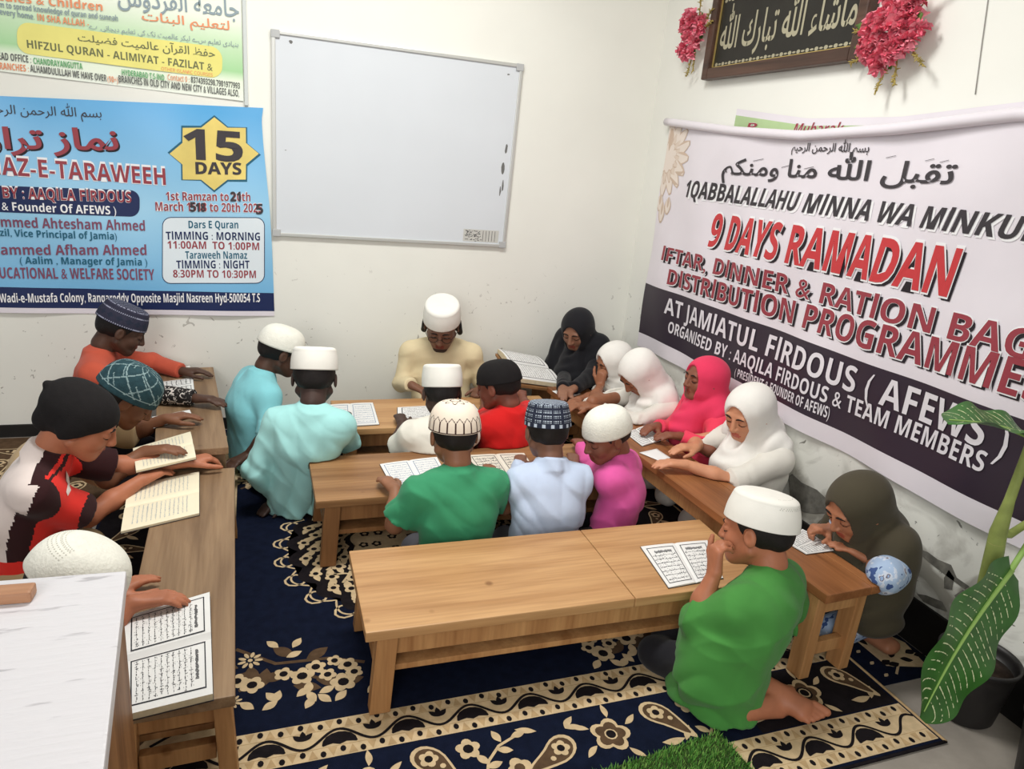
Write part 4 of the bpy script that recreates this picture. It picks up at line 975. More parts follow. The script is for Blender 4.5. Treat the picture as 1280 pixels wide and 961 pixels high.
def person(label, pel, face, head, hs=.195, hyaw=0, hpitch=25, hroll=0, sw=.125, tone=(150, 100, 75), pelz=.115, L=None, Rh=None, polL=None, polR=None, armw=1.0,
           curlL=(.18, .24), curlR=(.18, .24), pointR=False, pointL=False, palmL=None, palmR=None, dL=None, dR=None, shirt=None, sleeve='short', sleevemat=None, shirt_fn=None, trousers=None, legs='cross',
           hair=True, hairlen=-.24, cap=None, scarf=None, scarf_drape=1.0, collar=False, girth=1.0, hem=0.0, amp=.0035, seed=0, beard=False, glasses=False, h=.0055, twist=0, feetvis=False, slouch=.03, longhair=False, undercap=None, hand_l=None, handsL=True, handsR=True, group=None, ez=0.0, elL=None, elR=None, skirt=0.0, spreadR=.12, planes=()):
    a = math.radians(face); F = V3(math.cos(a), math.sin(a), 0); R = V3(math.sin(a), -math.cos(a), 0); U = V3(0, 0, 1)
    hc = np.array(head, float); ya, pi_, ro = math.radians(face + hyaw), math.radians(hpitch), math.radians(hroll)
    hf = V3(math.cos(ya), math.sin(ya), 0); hr = V3(math.sin(ya), -math.cos(ya), 0)
    fw = hf * math.cos(pi_) - U * math.sin(pi_); up = U * math.cos(pi_) + hf * math.sin(pi_)
    HR = np.stack([hr * math.cos(ro) - up * math.sin(ro), fw, up * math.cos(ro) + hr * math.sin(ro)], 1)
    loc = V3(pel[0], pel[1], .007); k = hs / .195
    hd, P = head_solid(hc, HR, hs)
    nt_ = P(0, -.16, -.20); tb = V3(pel[0], pel[1], pelz)
    nb = P(0, -.20, -.50) - U * .01 * k - F * .012; nb[2] = min(nb[2], hc[2] - .30 * hs - .03 * k)
    ax = nrm(nb - tb); mid = tb + (nb - tb) * .52 - F * slouch
    ch = tb + (nb - tb) * .74 - F * slouch * .7
    tw = math.radians(twist); Rs = R * math.cos(tw) + F * math.sin(tw)
    SL, SR = nb - ax * .062 * k - Rs * sw, nb - ax * .062 * k + Rs * sw
    tn = skin('skin_%d_%d_%d' % tuple(int(x) for x in tone), tone)
    body = Solid(); g = girth * k
    for s in (-1, 1):
        body.add(Cap(tb + R * .045 * s * g, mid + R * .045 * s * g, .055 * g, .052 * g), .04); body.add(Cap(mid + R * .045 * s * g, ch + Rs * .052 * s * g, .052 * g, .05 * g), .04)
    body.add(Cap(SL + Rs * .02, SR - Rs * .02, .034 * k), .04)
    neck = Cap(nb - ax * .03, nt_, .044 * k, .043 * k); body.add(neck, .03 * k)
    l1, l2 = .205 * k, .185 * k; hl = hand_l or .135 * k ** .8
    arms = []
    for sd, S_, tgt, pol, dr, cu, pt, pn, vis in ((-1, SL, L, polL, dL, curlL, pointL, palmL, handsL), (1, SR, Rh, polR, dR, curlR, pointR, palmR, handsR)):
        if tgt is None: tgt = tb + F * .22 + R * .10 * sd + U * .06
        tgt = np.array(tgt, float) + V3(0, 0, .010 if .26 < tgt[2] < .5 and dr is None else 0); pol = (-U * .8 + R * sd * .35 - F * .45) if pol is None else np.array(pol, float)
        d0 = nrm(tgt - (S_ + U * -.15)) if dr is None else nrm(dr)
        if dr is None: d0 = nrm(V3(d0[0], d0[1], d0[2] * .3 - .08))
        W_ = tgt - d0 * hl * .45
        f_ = min(1, max(.72, 1.14 * np.linalg.norm(W_ - S_) / (l1 + l2)))
        E = ik(S_, W_, l1 * f_, l2 * f_, pol)
        for q_ in np.linspace(0, 1, 9):
            if E[2] >= ez: break
            E = ik(S_, W_, l1 * f_, l2 * f_, nrm(pol) * (1 - q_) + nrm(R * sd * .8 + U * .5 - F * .4) * q_)
        el_ = elL if sd < 0 else elR
        if el_ is not None: E = np.array(el_, float)
        arms.append((sd, S_, E, W_))
        body.add(Cap(S_, E, .036 * k * armw, .029 * k * armw), .03); body.add(Cap(E, E + (W_ - E) * .45, .029 * k * armw, .028 * k * armw), .02); body.add(Cap(E + (W_ - E) * .45, W_, .028 * k * armw, .019 * k), .02)
        n = -U if pn is None else np.array(pn, float)
        if abs(n @ d0) > .9: n = F
        t0 = np.cross(d0, n); side = 1 if t0 @ (-R * sd) > 0 else -1
        if vis: hand(body, W_, d0, n, side, hl, cu, point=pt, spread=spreadR if sd > 0 else .12)
    # legs
    lg = []
    for s in (-1, 1):
        hip = tb + R * .07 * s * g - U * .01
        if legs == 'cross': kn = V3(*(tb + F * .17 * k + R * .20 * s * k)[:2], .065); an = V3(*(tb + F * .22 * k - R * .07 * s * k)[:2], .045); td = nrm(-R * s + F * .2)
        elif legs == 'narrow': kn = V3(*(tb + F * .15 * k + R * .09 * s * k)[:2], .06); an = V3(*(tb + F * .01 + R * .05 * s * k)[:2], .045); td = nrm(R * s - F * .3)
        elif legs == 'tuck': kn = V3(*(tb + F * .12 * k + R * .17 * s * k)[:2], .065); an = V3(*(tb + F * .13 * k - R * .05 * s * k)[:2], .045); td = nrm(-R * s + F * .1)
        else: kn = V3(*(tb + F * .25 * k + R * .085 * s)[:2], .06); an = V3(*(tb - F * .10 * k + R * .075 * s)[:2], .05); td = nrm(-F)
        if isinstance(legs, dict): kn, an, td = [np.array(x, float) for x in legs['L' if s < 0 else 'R']]
        lg.append((hip, kn, an, td))
        body.add(Cap(hip, kn, .048 * k, .038 * k), .03); body.add(Cap(kn, an, .036 * k, .026 * k), .02)
        foot(body, an, td, -U if legs != 'kneel' and not isinstance(legs, dict) else (U if not isinstance(legs, dict) else np.array(legs.get('sole', (0, 0, 1)), float)), .17 * k, feetvis)
    body.cut(Half(-U, V3(0, 0, .0078)), .003)
    # one surface for the body, the head at a finer grain, sharing the neck
    bv, bf = body.mesh(h, post=PRESS); bv[:, 2] = np.maximum(bv[:, 2], .0082)
    hd.add(Cap(nt_ + (nb - nt_) * .55, nt_, .0445 * k, .044 * k), .10 * hs)
    hv, hfc = hd.mesh(.0033 * k)
    V = np.concatenate([bv, hv]); FF = np.concatenate([bf, hfc + len(bv)])
    cen = hv[hfc].mean(1); lc = (cen - hc) @ HR / hs
    lip = ((np.abs(lc[:, 0]) < .115 - .7 * np.abs(lc[:, 2] + .27)) & (np.abs(lc[:, 2] + .272) < .058) & (lc[:, 1] > .30)).astype(int)
    idx = np.concatenate([np.zeros(len(bf), int), lip])
    o = obj('person', V, FF, [tn, lipmat(tone)], None, idx, True, loc); put(o, label, 'person', group)
    def child(name, sol, hh, m, warp=None, fn=None):
        v, f = sol.mesh(hh, warp, post=PRESS + ([Half(*q) for q in planes] if name in ('shirt', 'trousers', 'headscarf', 'sleeve') else [])); v[:, 2] = np.maximum(v[:, 2], .0085); idx = fn(v[f].mean(1)) if fn else None
        return obj(name, v - loc, f, m, o, idx, True)
    # brows, lashes
    for s in (-1, 1):
        pts = [on_face(hd, P, HR, hs, s * x, z, .006) for x, z in ((.055, .105), (.10, .128), (.16, .135), (.215, .112))]
        b = MB(); b.tube([p - loc for p in pts], [.010 * hs, .017 * hs, .015 * hs, .006 * hs], n=6); b.build('eyebrow', BROW, o, True)
        pts = [on_face(hd, P, HR, hs, s * x, z, .002) for x, z in ((.085, -.005), (.12, -.018), (.16, -.02), (.20, -.012), (.225, .0))]
        b = MB(); b.tube([p - loc for p in pts], [.006 * hs, .011 * hs, .012 * hs, .010 * hs, .005 * hs], n=6); b.build('eyelash', BROW, o, True)
    if hair:
        q = Solid(); q.add(Ell(P(0, -.085, .12), V3(.385, .455, .39) * hs, HR), .01)
        q.add(Cap(P(-.12, -.36, -.08), P(.12, -.36, -.08), .10 * hs, .10 * hs), .12 * hs)
        q.cut(Half(HR @ V3(0, 1, -.55), P(0, .13, .06)), .02 * hs); q.cut(Half(HR @ V3(0, .25, -1), P(0, -.25, hairlen)), .02 * hs)
        for s in (-1, 1): q.sub(Ell(P(.40 * s, .02, -.05), V3(.09, .11, .17) * hs, HR), .02 * hs)
        if longhair:
            for s in (-1, 1):
                q.add(Cap(P(.36 * s, -.12, .06), P(.42 * s, -.16, -.30), .075 * hs, .06 * hs), .03); q.add(Cap(P(.40 * s, -.05, -.02), P(.44 * s, -.08, -.22), .05 * hs, .04 * hs), .02)
        child('hair', q, .0042, HAIR)
    if beard:
        q = Solid(); q.add(Ell(P(0, .12, -.15), V3(.295, .315, .36) * hs, HR), .02); q.add(Cap(P(-.06, .31, -.40), P(.06, .31, -.40), .10 * hs), .1 * hs)
        q.cut(Half(HR @ V3(0, .25, 1), P(0, .3, -.285)), .02); q.cut(Half(HR @ V3(0, -1, 0), P(0, .02, 0)), .02)
        q.sub(Ell(P(0, .42, -.26), V3(.13, .12, .075) * hs, HR), .02 * hs)
        child('beard', q, .0042, mat('beard_hair', (58, 44, 38), .8, .3, 150, bump=.6, bscale=900))
    if glasses:
        b = MB()
        for s in (-1, 1):
            pts = [P(.155 * s + .105 * math.cos(t), .47 - .02 * abs(math.cos(t)), .005 + .085 * math.sin(t)) - loc for t in np.linspace(0, 2 * PI, 21)]
            b.tube(pts, .0017, n=6, cap=False); b.tube([P(.26 * s, .45, .03) - loc, P(.37 * s, .2, .03) - loc, P(.40 * s, -.05, .04) - loc], .0017, n=6)
        b.tube([P(-.05, .475, .02) - loc, P(0, .49, .03) - loc, P(.05, .475, .02) - loc], .0017, n=6)
        b.build('spectacles', mat('wire_spectacle_frame', (50, 42, 38), .4, metal=.4), o, True)
    # shirt
    if shirt is not None:
        q = Solid()
        for s in (-1, 1):
            q.add(Cap(tb + R * .045 * s * g - U * .03, mid + R * .054 * s * g, .077 * g, .069 * g), .04); q.add(Cap(mid + R * .054 * s * g, ch + Rs * .062 * s * g, .069 * g, .066 * g), .04)
        q.add(Cap(tb - U * .03, mid, .082 * g, .078 * g), .04); q.add(Cap(mid, ch - ax * .01, .078 * g, .072 * g), .04)
        if skirt: q.add(Tube(tb + U * .10, V3(tb[0], tb[1], .010), skirt * .86, skirt), .06)
        q.add(Cap(SL + Rs * .012, SR - Rs * .012, .046 * k), .05)
        for S_ in (SL, SR): q.add(Cap(nb - ax * .016, S_, .044 * k, .046 * k), .035)
        if collar: q.add(Tube(nb - ax * .02, nb + (nt_ - nb) * .34, .066 * k, .057 * k), .012)
        else: q.add(Tube(nb - ax * .03, nb + ax * .010 * k, .062 * k, .050 * k), .022)
        if hem:   # long shirt: skirt spreading over the lap or the floor
            q.add(Ell(tb + F * hem * .3 - U * .03, V3(.14 * g, .14 * g, .11), None), .06); q.add(Cap(tb - F * .06 - U * .055, tb + F * hem - U * .05, .07, .055), .05)
        q3 = []; q2 = q
        for sd, S_, E, W_ in arms:
            d = nrm(E - S_); e2 = nrm(W_ - E); lu = np.linalg.norm(E - S_)
            if sleevemat is not None: q2 = Solid(); q3.append(q2); q2.add(Cap(S_ + d * .05, S_ + d * .08, .047 * k), .03)
            if sleeve == 'short': q2.add(Tube(S_ - d * .01, S_ + d * lu * .80, .045 * k, .057 * k), .03)
            elif sleeve == 'half':
                q2.add(Cap(S_, E - d * .01, .046 * k, .047 * k), .03); q2.add(Tube(E - d * .03, E + e2 * .015, .045 * k, .050 * k), .02)
            elif sleeve == 'three': q2.add(Cap(S_, E, .046 * k, .044 * k), .03); q2.add(Tube(E, E + (W_ - E) * .4, .044 * k, .046 * k), .03)
            elif sleeve == 'long': q2.add(Cap(S_, E, .046 * k, .041 * k), .03); q2.add(Tube(E, W_ - e2 * .006, .041 * k, .033 * k), .025)
        q.cut(Half(-U, V3(0, 0, .009)), .004); 
        wf = folds(seed, amp, F, R, .05, nb[2])
        child('shirt', q, h * 1.08, shirt if isinstance(shirt, list) else [shirt], wf, shirt_fn)
        for q_ in q3: child('sleeve', q_, h * 1.08, sleevemat, wf)
    if trousers is not None:
        q = Solid()
        for hip, kn, an, td in lg:
            ts = .8 if skirt else 1; q.add(Cap(hip, kn, .062 * k * ts, .048 * k * ts), .04); q.add(Cap(kn, an + (kn - an) * .15, .046 * k, .038 * k), .03)
        q.add(Cap(tb - R * .05 * g - U * .03, tb + R * .05 * g - U * .03, .068 * g), .05); q.cut(Half(-U, V3(0, 0, .009)), .004)
        child('trousers', q, .0075, trousers, folds(seed + 50, .003, F, R, 0, .2))
    if undercap is not None:
        q = Solid(); q.add(Ell(P(0, -.06, .13), V3(.385, .455, .385) * hs, HR), .02); q.sub(Ell(P(0, .42, -.06), V3(.31, .30, .42) * hs, HR), .01); child('under_scarf', q, .0045, undercap)
    if scarf is not None:
        q = Solid(); q.add(Ell(P(0, -.09, .11), V3(.44, .53, .44) * hs, HR), .02)
        q.add(Ell(P(0, .05, -.20), V3(.37, .40, .40) * hs, HR), .10 * hs)
        q.add(Cap(P(0, -.20, -.15), nb + ax * .0, .40 * hs, .46 * hs), .12 * hs)
        dr = scarf_drape
        q.add(Cap(nb - Rs * .07 * dr - ax * .03, nb + Rs * .07 * dr - ax * .03, .075 * k), .10 * hs)
        q.add(Cap(nb + F * .05 - ax * .02, nb + F * .085 - ax * .13 * dr, .07 * k, .085 * k * dr), .10 * hs); q.add(Cap(nb - F * .03, nb - F * .05 - ax * .12 * dr, .08 * k, .085 * k * dr), .10 * hs)
        if dr > 1.2:
            for s in (-1, 1): q.add(Cap(nb + Rs * s * .10, nb + Rs * s * .13 + F * .05 - ax * .17 * dr, .075 * k, .09 * k), .10 * hs)
        q.sub(Ell(P(0, .46, -.05), V3(.275, .30, .43) * hs, HR), .02 * hs)
        q.sub(Ell(P(0, .62, -.05), V3(.36, .36, .48) * hs, HR), .02 * hs)
        r = np.random.default_rng(seed); pa = r.uniform(0, 6.28, 4); c0 = P(0, .1, -.3); am = .0065
        def sw_(X, Y, Z):   # folds that run from the face round the neck
            dx, dy, dz = X - c0[0], Y - c0[1], Z - c0[2]; rr = np.sqrt(dx * dx + dy * dy + dz * dz); an = np.arctan2(dx * hr[0] + dy * hr[1], dz + .0 * dx)
            low = np.clip((hc[2] - .1 * hs - Z) / .12, 0, 1)
            return (am * low * np.sin(95 * rr + 3 * np.sin(2 * an + pa[0]) + pa[1]) * (.6 + .4 * np.sin(5 * an + pa[2])) + am * .5 * low * np.sin(38 * (dx * R[0] + dy * R[1]) + 20 * dz + pa[3])).astype(np.float32)
        child('headscarf', q, .0052, scarf, sw_)
    if cap is not None:
        if cap.get('kind') == 'beanie':
            q = Solid(); q.add(Ell(P(0, -.085, .14), V3(.445, .50, .43) * hs, HR), .02); q.add(Ell(P(0, -.26, .20), V3(.34, .36, .36) * hs, HR), .10 * hs); [q.add(Ell(P(.37 * s_, -.06, -.03), V3(.09, .17, .19) * hs, HR), .08 * hs) for s_ in (-1, 1)]; q.add(Cap(P(0, -.40, -.14), P(0, -.30, -.05), .19 * hs), .10 * hs)
            q.add(Cap(P(.02, -.52, .30), P(.03, -.62, .33), .06 * hs, .05 * hs), .08 * hs)
            q.cut(Half(HR @ V3(0, .72, -1), P(0, .36, .17)), .02 * hs); child('cap', q, .004, cap['mats'])
            return o, P, HR, hc, loc
        c = dict(cap); kd = c.pop('kind'); ms = c.pop('mats'); cap_mesh(o, hc, HR, hs, kd, ms, loc=loc, **c)
    return o, P, HR, hc, loc
# ------------------------------------------------------------------ the class
def HY(px, py, y): return hit(px, py, 1, y)
def HX(px, py, x): return hit(px, py, 0, x)
wcap = mat('cap_white_cotton', (238, 236, 228), .8, .03, 20, bump=.2, bscale=500); knit = mat('cap_white_knit', (234, 233, 222), .85, .05, 60, bump=.9, bscale=160)
cream = mat('cap_cream_cotton', (238, 224, 206), .8, .03, 20, bump=.2, bscale=500); cbrown = mat('cap_brown_embroidery', (70, 48, 44), .8)
cnavy = mat('cap_navy_weave', (38, 44, 62), .85, .1, 40, bump=.3, bscale=600); cice = mat('cap_ice_thread', (186, 198, 212), .8); cteal = mat('cap_teal_knit', (40, 70, 78), .85, .25, 60, bump=.7, bscale=220); cline = mat('cap_pale_teal_thread', (140, 164, 166), .8)
cblack = mat('cap_black_knit', (24, 21, 22), .9, .2, 60, bump=.6, bscale=260); cind = mat('cap_indigo_weave', (48, 48, 66), .85, .15, 60, bump=.4, bscale=500); clav = mat('cap_lavender_thread', (150, 152, 172), .8)
hole = mat('cap_eyelet_shade', (186, 184, 172), .9)
fr = lambda x: x - math.floor(x)
def p_m1(u, v, r):
    if v < .035: return 0
    if v < .45 and r > .6:
        c = fr(u * 20); ar = .27 + .11 * (1 - abs(2 * c - 1)) ** .8
        if abs(v - ar) < .013: return 1
        if (c < .06 or c > .94) and .07 < v < ar: return 1
        if abs(v - .07) < .010: return 1
        return 0
    if r < .52:
        c = abs(2 * fr(u * 8) - 1); pr = .20 + .27 * (1 - c ** 1.6)
        if abs(r - pr) < .028 or abs(r - .19) < .022: return 1
    return 0
def p_m2(u, v, r):
    if v < .16: return 1 if fr(u * 17) < .38 and .05 < v < .13 else 0
    if r > .80: return 1 if (fr(v * 26) < .55 and fr(u * 56) < .62 and fr(u * 14) > .12 and fr(v * 8.6) > .2) else 0
    x, y = r * math.cos(2 * PI * u), r * math.sin(2 * PI * u); a, b_ = fr(x * 5 + y * 5), fr(x * 5 - y * 5)
    return 1 if (a < .55 and fr(a * 4) < .55 and b_ > .15) or (b_ < .5 and fr(b_ * 4) < .5 and a > .6) else 0
def p_l1(u, v, r):
    if r > .80: return 1 if (abs(v - .08) < .012 or abs(v - .40) < .012) and fr(u * 70) < .6 else (2 if abs(fr(u * 16) - .5) + abs(v - .24) * 5 < .42 else 0)
    x, y = r * math.cos(2 * PI * u), r * math.sin(2 * PI * u)
    return 1 if fr(x * 7) < .45 and fr(y * 7 + .5 * (math.floor(x * 7) % 2)) < .45 else (1 if abs(r - .78) < .02 and fr(u * 60) < .5 else 0)
def p_l2(u, v, r):
    if v < .14: return 0
    a, b_ = fr(u * 7 + v * 2.2), fr(u * 7 - v * 2.2)
    return 1 if min(abs(a - .5), abs(b_ - .5)) < .035 or (abs(fr(u * 14 + v * 4) - .5) < .05 and fr(u * 7) < .4) or abs(v - .16) < .01 else 0
def p_eye(u, v, r): return 1 if .42 < v < .66 and .60 < u < .90 and fr(v * 42) < .4 and fr(u * 70 + .5 * (math.floor(v * 42) % 2)) < .42 else 0
def p_cable(u, v, r): return 0
DK = (82, 56, 44); BR_ = (128, 84, 60); MD = (152, 100, 72); FRS = (196, 138, 106); GL = (178, 112, 82)
tan_tr = cloth('trousers_khaki', (176, 150, 112)); blk_tr = cloth('trousers_black', (30, 30, 36)); gry_tr = cloth('trousers_grey', (92, 92, 98)); wht_tr = cloth('trousers_white', (225, 222, 214))
red = cloth('jersey_red', (226, 52, 44)); jblk = cloth('jersey_black', (52, 26, 28)); jwht = cloth('jersey_white', (228, 214, 208))
leafprint = mat('sleeve_black_print', (34, 30, 30), .8); nt = leafprint.node_tree; tc = nt.nodes.new('ShaderNodeTexCoord'); vo = nt.nodes.new('ShaderNodeTexNoise'); vo.inputs['Scale'].default_value = 40; vo.inputs['Distortion'].default_value = 2.5; vo.inputs['Detail'].default_value = 1; nt.links.new(tc.outputs['Object'], vo.inputs['Vector'])
r = nt.nodes.new('ShaderNodeValToRGB'); r.color_ramp.interpolation = 'CONSTANT'; r.color_ramp.elements[0].color = (*lin((34, 30, 30)), 1); r.color_ramp.elements[1].position = .60; r.color_ramp.elements[1].color = (*lin((214, 206, 200)), 1); nt.links.new(vo.outputs[0], r.inputs[0]); nt.links.new(r.outputs[0], nt.nodes['Principled BSDF'].inputs['Base Color'])
x_, X_, y_, Y_ = (-1, 0, 0), (1, 0, 0), (0, -1, 0), (0, 1, 0); P0 = lambda a, b: (a, b, 0)   # neighbours sit shoulder to shoulder: their clothes press flat along these planes
# --- left benches
person('boy in a round indigo patterned cap and orange red shirt by the back wall', (-2.76, -.27), 0, HY(152, 412, -.27), .21, hpitch=28, tone=DK, L=HZ(246, 467, .365), Rh=HZ(262, 503, .37), pelz=.14, hyaw=8,
       shirt=[cloth('shirt_orange_red', (196, 88, 66)), leafprint], sleeve='long', trousers=blk_tr, legs='narrow', seed=1, sw=.13, ez=.385, shirt_fn=lambda c: ((c[:, 1] < -.35) & (c[:, 0] > -2.70)).astype(int),
       cap=dict(kind='kufi', mats=[cind, clav, cnavy], pat=p_l1, z0=.14, ht=.40, rx=.43, ry=.51, tilt=.04, nu=144), hairlen=-.3)
def stripe(c): return (np.abs(np.mod(c[:, 0] * 1.0 + c[:, 2] * .9, .07) - .035) < .004).astype(int)
person('boy in a dark teal cap with pale zigzag lines and cream shirt', (-2.96, -1.04), 6, HY(160, 497, -.97), .21, hpitch=42, tone=BR_, L=HZ(228, 524, .37), Rh=HZ(205, 566, .372), pelz=.13,
       shirt=cloth('shirt_khaki', (186, 158, 118)), sleeve='half', sleevemat=cloth('shirt_cream', (236, 206, 160)), trousers=tan_tr, legs='tuck', seed=2, planes=((Y_, P0(0, -1.205)),), ez=.30,
       cap=dict(kind='dome', mats=[cteal, cline], pat=p_l2, z0=.06, ht=.56, rx=.46, ry=.54, tilt=.12, nu=160), hairlen=-.3)
def jersey(c):
    t = np.clip((c[:, 2] - .13) / .34, 0, 1.2); fx = c[:, 0] - (-2.80 + .10 * t + .02 * np.sin(PI * np.clip(t, 0, 1)) * -1); lat = -1.42 - c[:, 1]
    i = np.zeros(len(c), int); a_ = np.abs(lat); bk = -.03 + .002 * np.sin(c[:, 2] * 150); fe = .022 + .14 * np.clip(.12 - a_, 0, .1)
    i[(fx < fe) | (a_ > .125) | (fx > .135)] = 1; i[(np.abs(fx - fe + .014) < .005) & (a_ < .125)] = 0
    i[fx < bk] = 2; i[(a_ > .15) & (fx < .0)] = 2
    i[(a_ < .15) & (c[:, 2] < .21) & (fx < .02)] = 0
    return i
o, P, HR, hc, lc = person('boy in a black knitted cap and red, black and white jersey', (-2.80, -1.42), 4, HY(103, 528, -1.40), .215, hpitch=30, hyaw=-4, tone=GL, L=HZ(258, 577, .305), Rh=HZ(196, 596, .305), pelz=.13,
       shirt=[red, jblk, jwht], shirt_fn=jersey, sleeve='short', trousers=tan_tr, legs='tuck', collar=True, seed=3, planes=((y_, P0(0, -1.205)),), sw=.13, ez=.18, curlL=(.5, .5),
       cap=dict(kind='beanie', mats=[cblack]), hair=False)
sh_ = [k for k in o.children if k.name.startswith('shirt')][0]; P_ = []   # white flash on the jersey's chest, laid on the cloth
for px, py in ((82, 588), (85, 595), (89, 600), (88, 613), (84, 620), (82, 615), (84, 605), (82, 601)):
    d_ = hit(px, py, 2, 0) - CAM; d_ = d_ / np.linalg.norm(d_); ok, at_, nn_, fi = sh_.ray_cast(Vector(CAM - lc), Vector(d_), distance=4)
    if ok: P_.append(tuple(np.array(at_) + np.array(nn_) * .002))
if len(P_) > 5: obj('emblem', P_, [tuple(range(len(P_)))], jwht, o)
person('boy in a white knitted cap behind the white table at the lower left', (-2.66, -2.16), 0, HY(95, 735, -2.16), .205, hpitch=38, tone=GL, Rh=HZ(200, 750, .327), L=HZ(165, 735, .30), pelz=.11, dR=(1, .16, -.12), spreadR=.3, curlR=(.15, .3),
       shirt=cloth('shirt_slate', (120, 116, 120)), sleeve='half', trousers=gry_tr, legs='tuck', seed=4,
       cap=dict(kind='dome', mats=[knit, hole], pat=p_eye, z0=.10, ht=.46, rx=.44, ry=.52, tilt=.10, nu=140))
# --- left middle
aqua = cloth('shirt_aqua', (136, 206, 214)); paleaqua = cloth('kurta_pale_aqua', (168, 224, 222))
person('boy in an aqua T-shirt and white cap sitting near the back wall', (-2.14, -.52), 14, HY(352, 440, -.46), .21, hpitch=22, hyaw=-6, tone=DK, Rh=HZ(296, 578, .13), L=V3(-1.86, -.36, .18), dR=(-.7, -.7, -.2), polR=(.5, -.6, -.4), pelz=.12,
       shirt=aqua, sleeve='half', trousers=blk_tr, legs='cross', seed=5, sw=.14, girth=1.1, cap=dict(kind='dome', mats=[knit], z0=.12, ht=.46, rx=.43, ry=.51, tilt=.05))
person('boy in a long pale aqua shirt and white cap seen from behind', (-1.955, -.945), 74, HY(393, 474, -.93), .215, hpitch=22, hyaw=8, tone=(70, 52, 46), L=HZ(334, 636, .022), Rh=HZ(432, 522, .30), dL=(-.6, -.5, -.25), polL=(-.8, -.3, .2), pelz=.15, hand_l=.15,
       shirt=paleaqua, sleeve='long', trousers=wht_tr, legs='tuck', skirt=.12, seed=6, sw=.125, girth=1.0, amp=.009, collar=False, cap=dict(kind='kufi', mats=[wcap], z0=.18, ht=.42, rx=.43, ry=.495, tilt=.10, top=.92), hairlen=-.36)
# --- at the back bench
person('bearded teacher in glasses, white cap and beige long shirt facing the class', (-1.17, -.19), -100, HY(552, 408, -.25), .225, hpitch=30, hyaw=-8, tone=(122, 84, 66), L=HZ(598, 490, .30), Rh=HZ(528, 489, .30), pelz=.14, dR=(.5, -.5, -.2), dL=(-.6, -.4, -.2),
       shirt=cloth('kurta_beige', (222, 206, 168)), sleeve='long', trousers=wht_tr, legs='tuck', collar=True, seed=7, sw=.165, girth=1.1, armw=1.1, ez=.27, amp=.009, beard=True, glasses=True, longhair=True, curlR=(.6, .7), curlL=(.5, .5),
       cap=dict(kind='kufi', mats=[wcap], z0=.17, ht=.44, rx=.43, ry=.50, tilt=.10, top=.93))
white_sh = cloth('shirt_white', (232, 228, 216))
person('boy in a white shirt and tall white cap facing the teacher', (-1.42, -.93), 88, HY(552, 492, -.93), .205, hpitch=22, tone=(74, 54, 46), L=HZ(500, 525, .295), Rh=HZ(580, 513, .295), pelz=.11, ez=.2,
       shirt=white_sh, sleeve='short', trousers=gry_tr, legs='narrow', seed=8, planes=((x_, P0(-1.215, 0)),), sw=.125, amp=.007, cap=dict(kind='kufi', mats=[wcap], z0=.15, ht=.47, rx=.42, ry=.49, tilt=.10, top=.95), hairlen=-.36)
person('boy in a red shirt and black cap turned to the teacher', (-1.09, -.92), 108, HY(622, 482, -.93), .205, hpitch=18, hyaw=30, tone=(128, 74, 58), L=HZ(606, 499, .295), Rh=HZ(652, 494, .295), pelz=.11,
       shirt=cloth('shirt_red', (214, 34, 34)), sleeve='half', trousers=blk_tr, legs='narrow', seed=9, planes=((X_, P0(-1.215, 0)),), sw=.11, amp=.007, ez=.24, cap=dict(kind='dome', mats=[cblack], z0=.10, ht=.46, rx=.43, ry=.51, tilt=.06), hairlen=-.36)
# --- girls along the right wall
wsc = cloth('scarf_white', (236, 234, 228)); wdr = cloth('dress_white', (228, 225, 216)); bsc = cloth('scarf_black', (30, 30, 34)); psc = cloth('scarf_pink', (228, 62, 98)); pdr = cloth('dress_pink', (236, 70, 98)); osc = cloth('scarf_olive', (74, 68, 54)); gsc = cloth('under_scarf_green', (60, 120, 96))
person('girl in a long black headscarf in the corner of the room', (-.335, -.20), 215, HY(721, 412, -.24), .205, hpitch=30, hyaw=6, tone=(146, 104, 82), L=HZ(712, 492, .36), Rh=HZ(703, 493, .36), elR=V3(-.445, -.19, .33), pelz=.15,
       shirt=bsc, sleeve='long', trousers=blk_tr, legs='narrow', scarf=bsc, scarf_drape=1.3, hair=False, seed=10, sw=.12, ez=.3)
person('girl in a white headscarf resting her cheek on her hand, half hidden by her neighbour', (-.20, -.505), 180, HY(766, 452, -.51), .195, hpitch=24, tone=MD, Rh=HZ(716, 506, .36), L=HY(756, 464, -.56) + V3(-.03, -.03, -.01), dL=(.15, .2, 1), palmL=(.6, .6, 0), polL=(-.5, -.4, -1), pelz=.14, curlL=(.9, .9),
       shirt=wdr, sleeve='short', trousers=wht_tr, legs='narrow', scarf=wsc, undercap=gsc, hair=False, seed=11, planes=((y_, P0(0, -.375)), (Y_, P0(0, -.69))), sw=.11, ez=.3, elL=HZ(741, 503, .378))
person('girl in white with a long white scarf bending low over the bench', (-.19, -.845), 185, HY(797, 466, -.83), .20, hpitch=50, tone=MD, Rh=HZ(722, 510, .357), L=HZ(735, 512, .357), pelz=.14, polL=(.2, -.7, -.5),
       shirt=wdr, sleeve='long', trousers=wht_tr, legs='narrow', scarf=wsc, hair=False, seed=12, planes=((y_, P0(0, -.69)),), amp=.006, girth=1.0, sw=.115, ez=.33, scarf_drape=1.1)
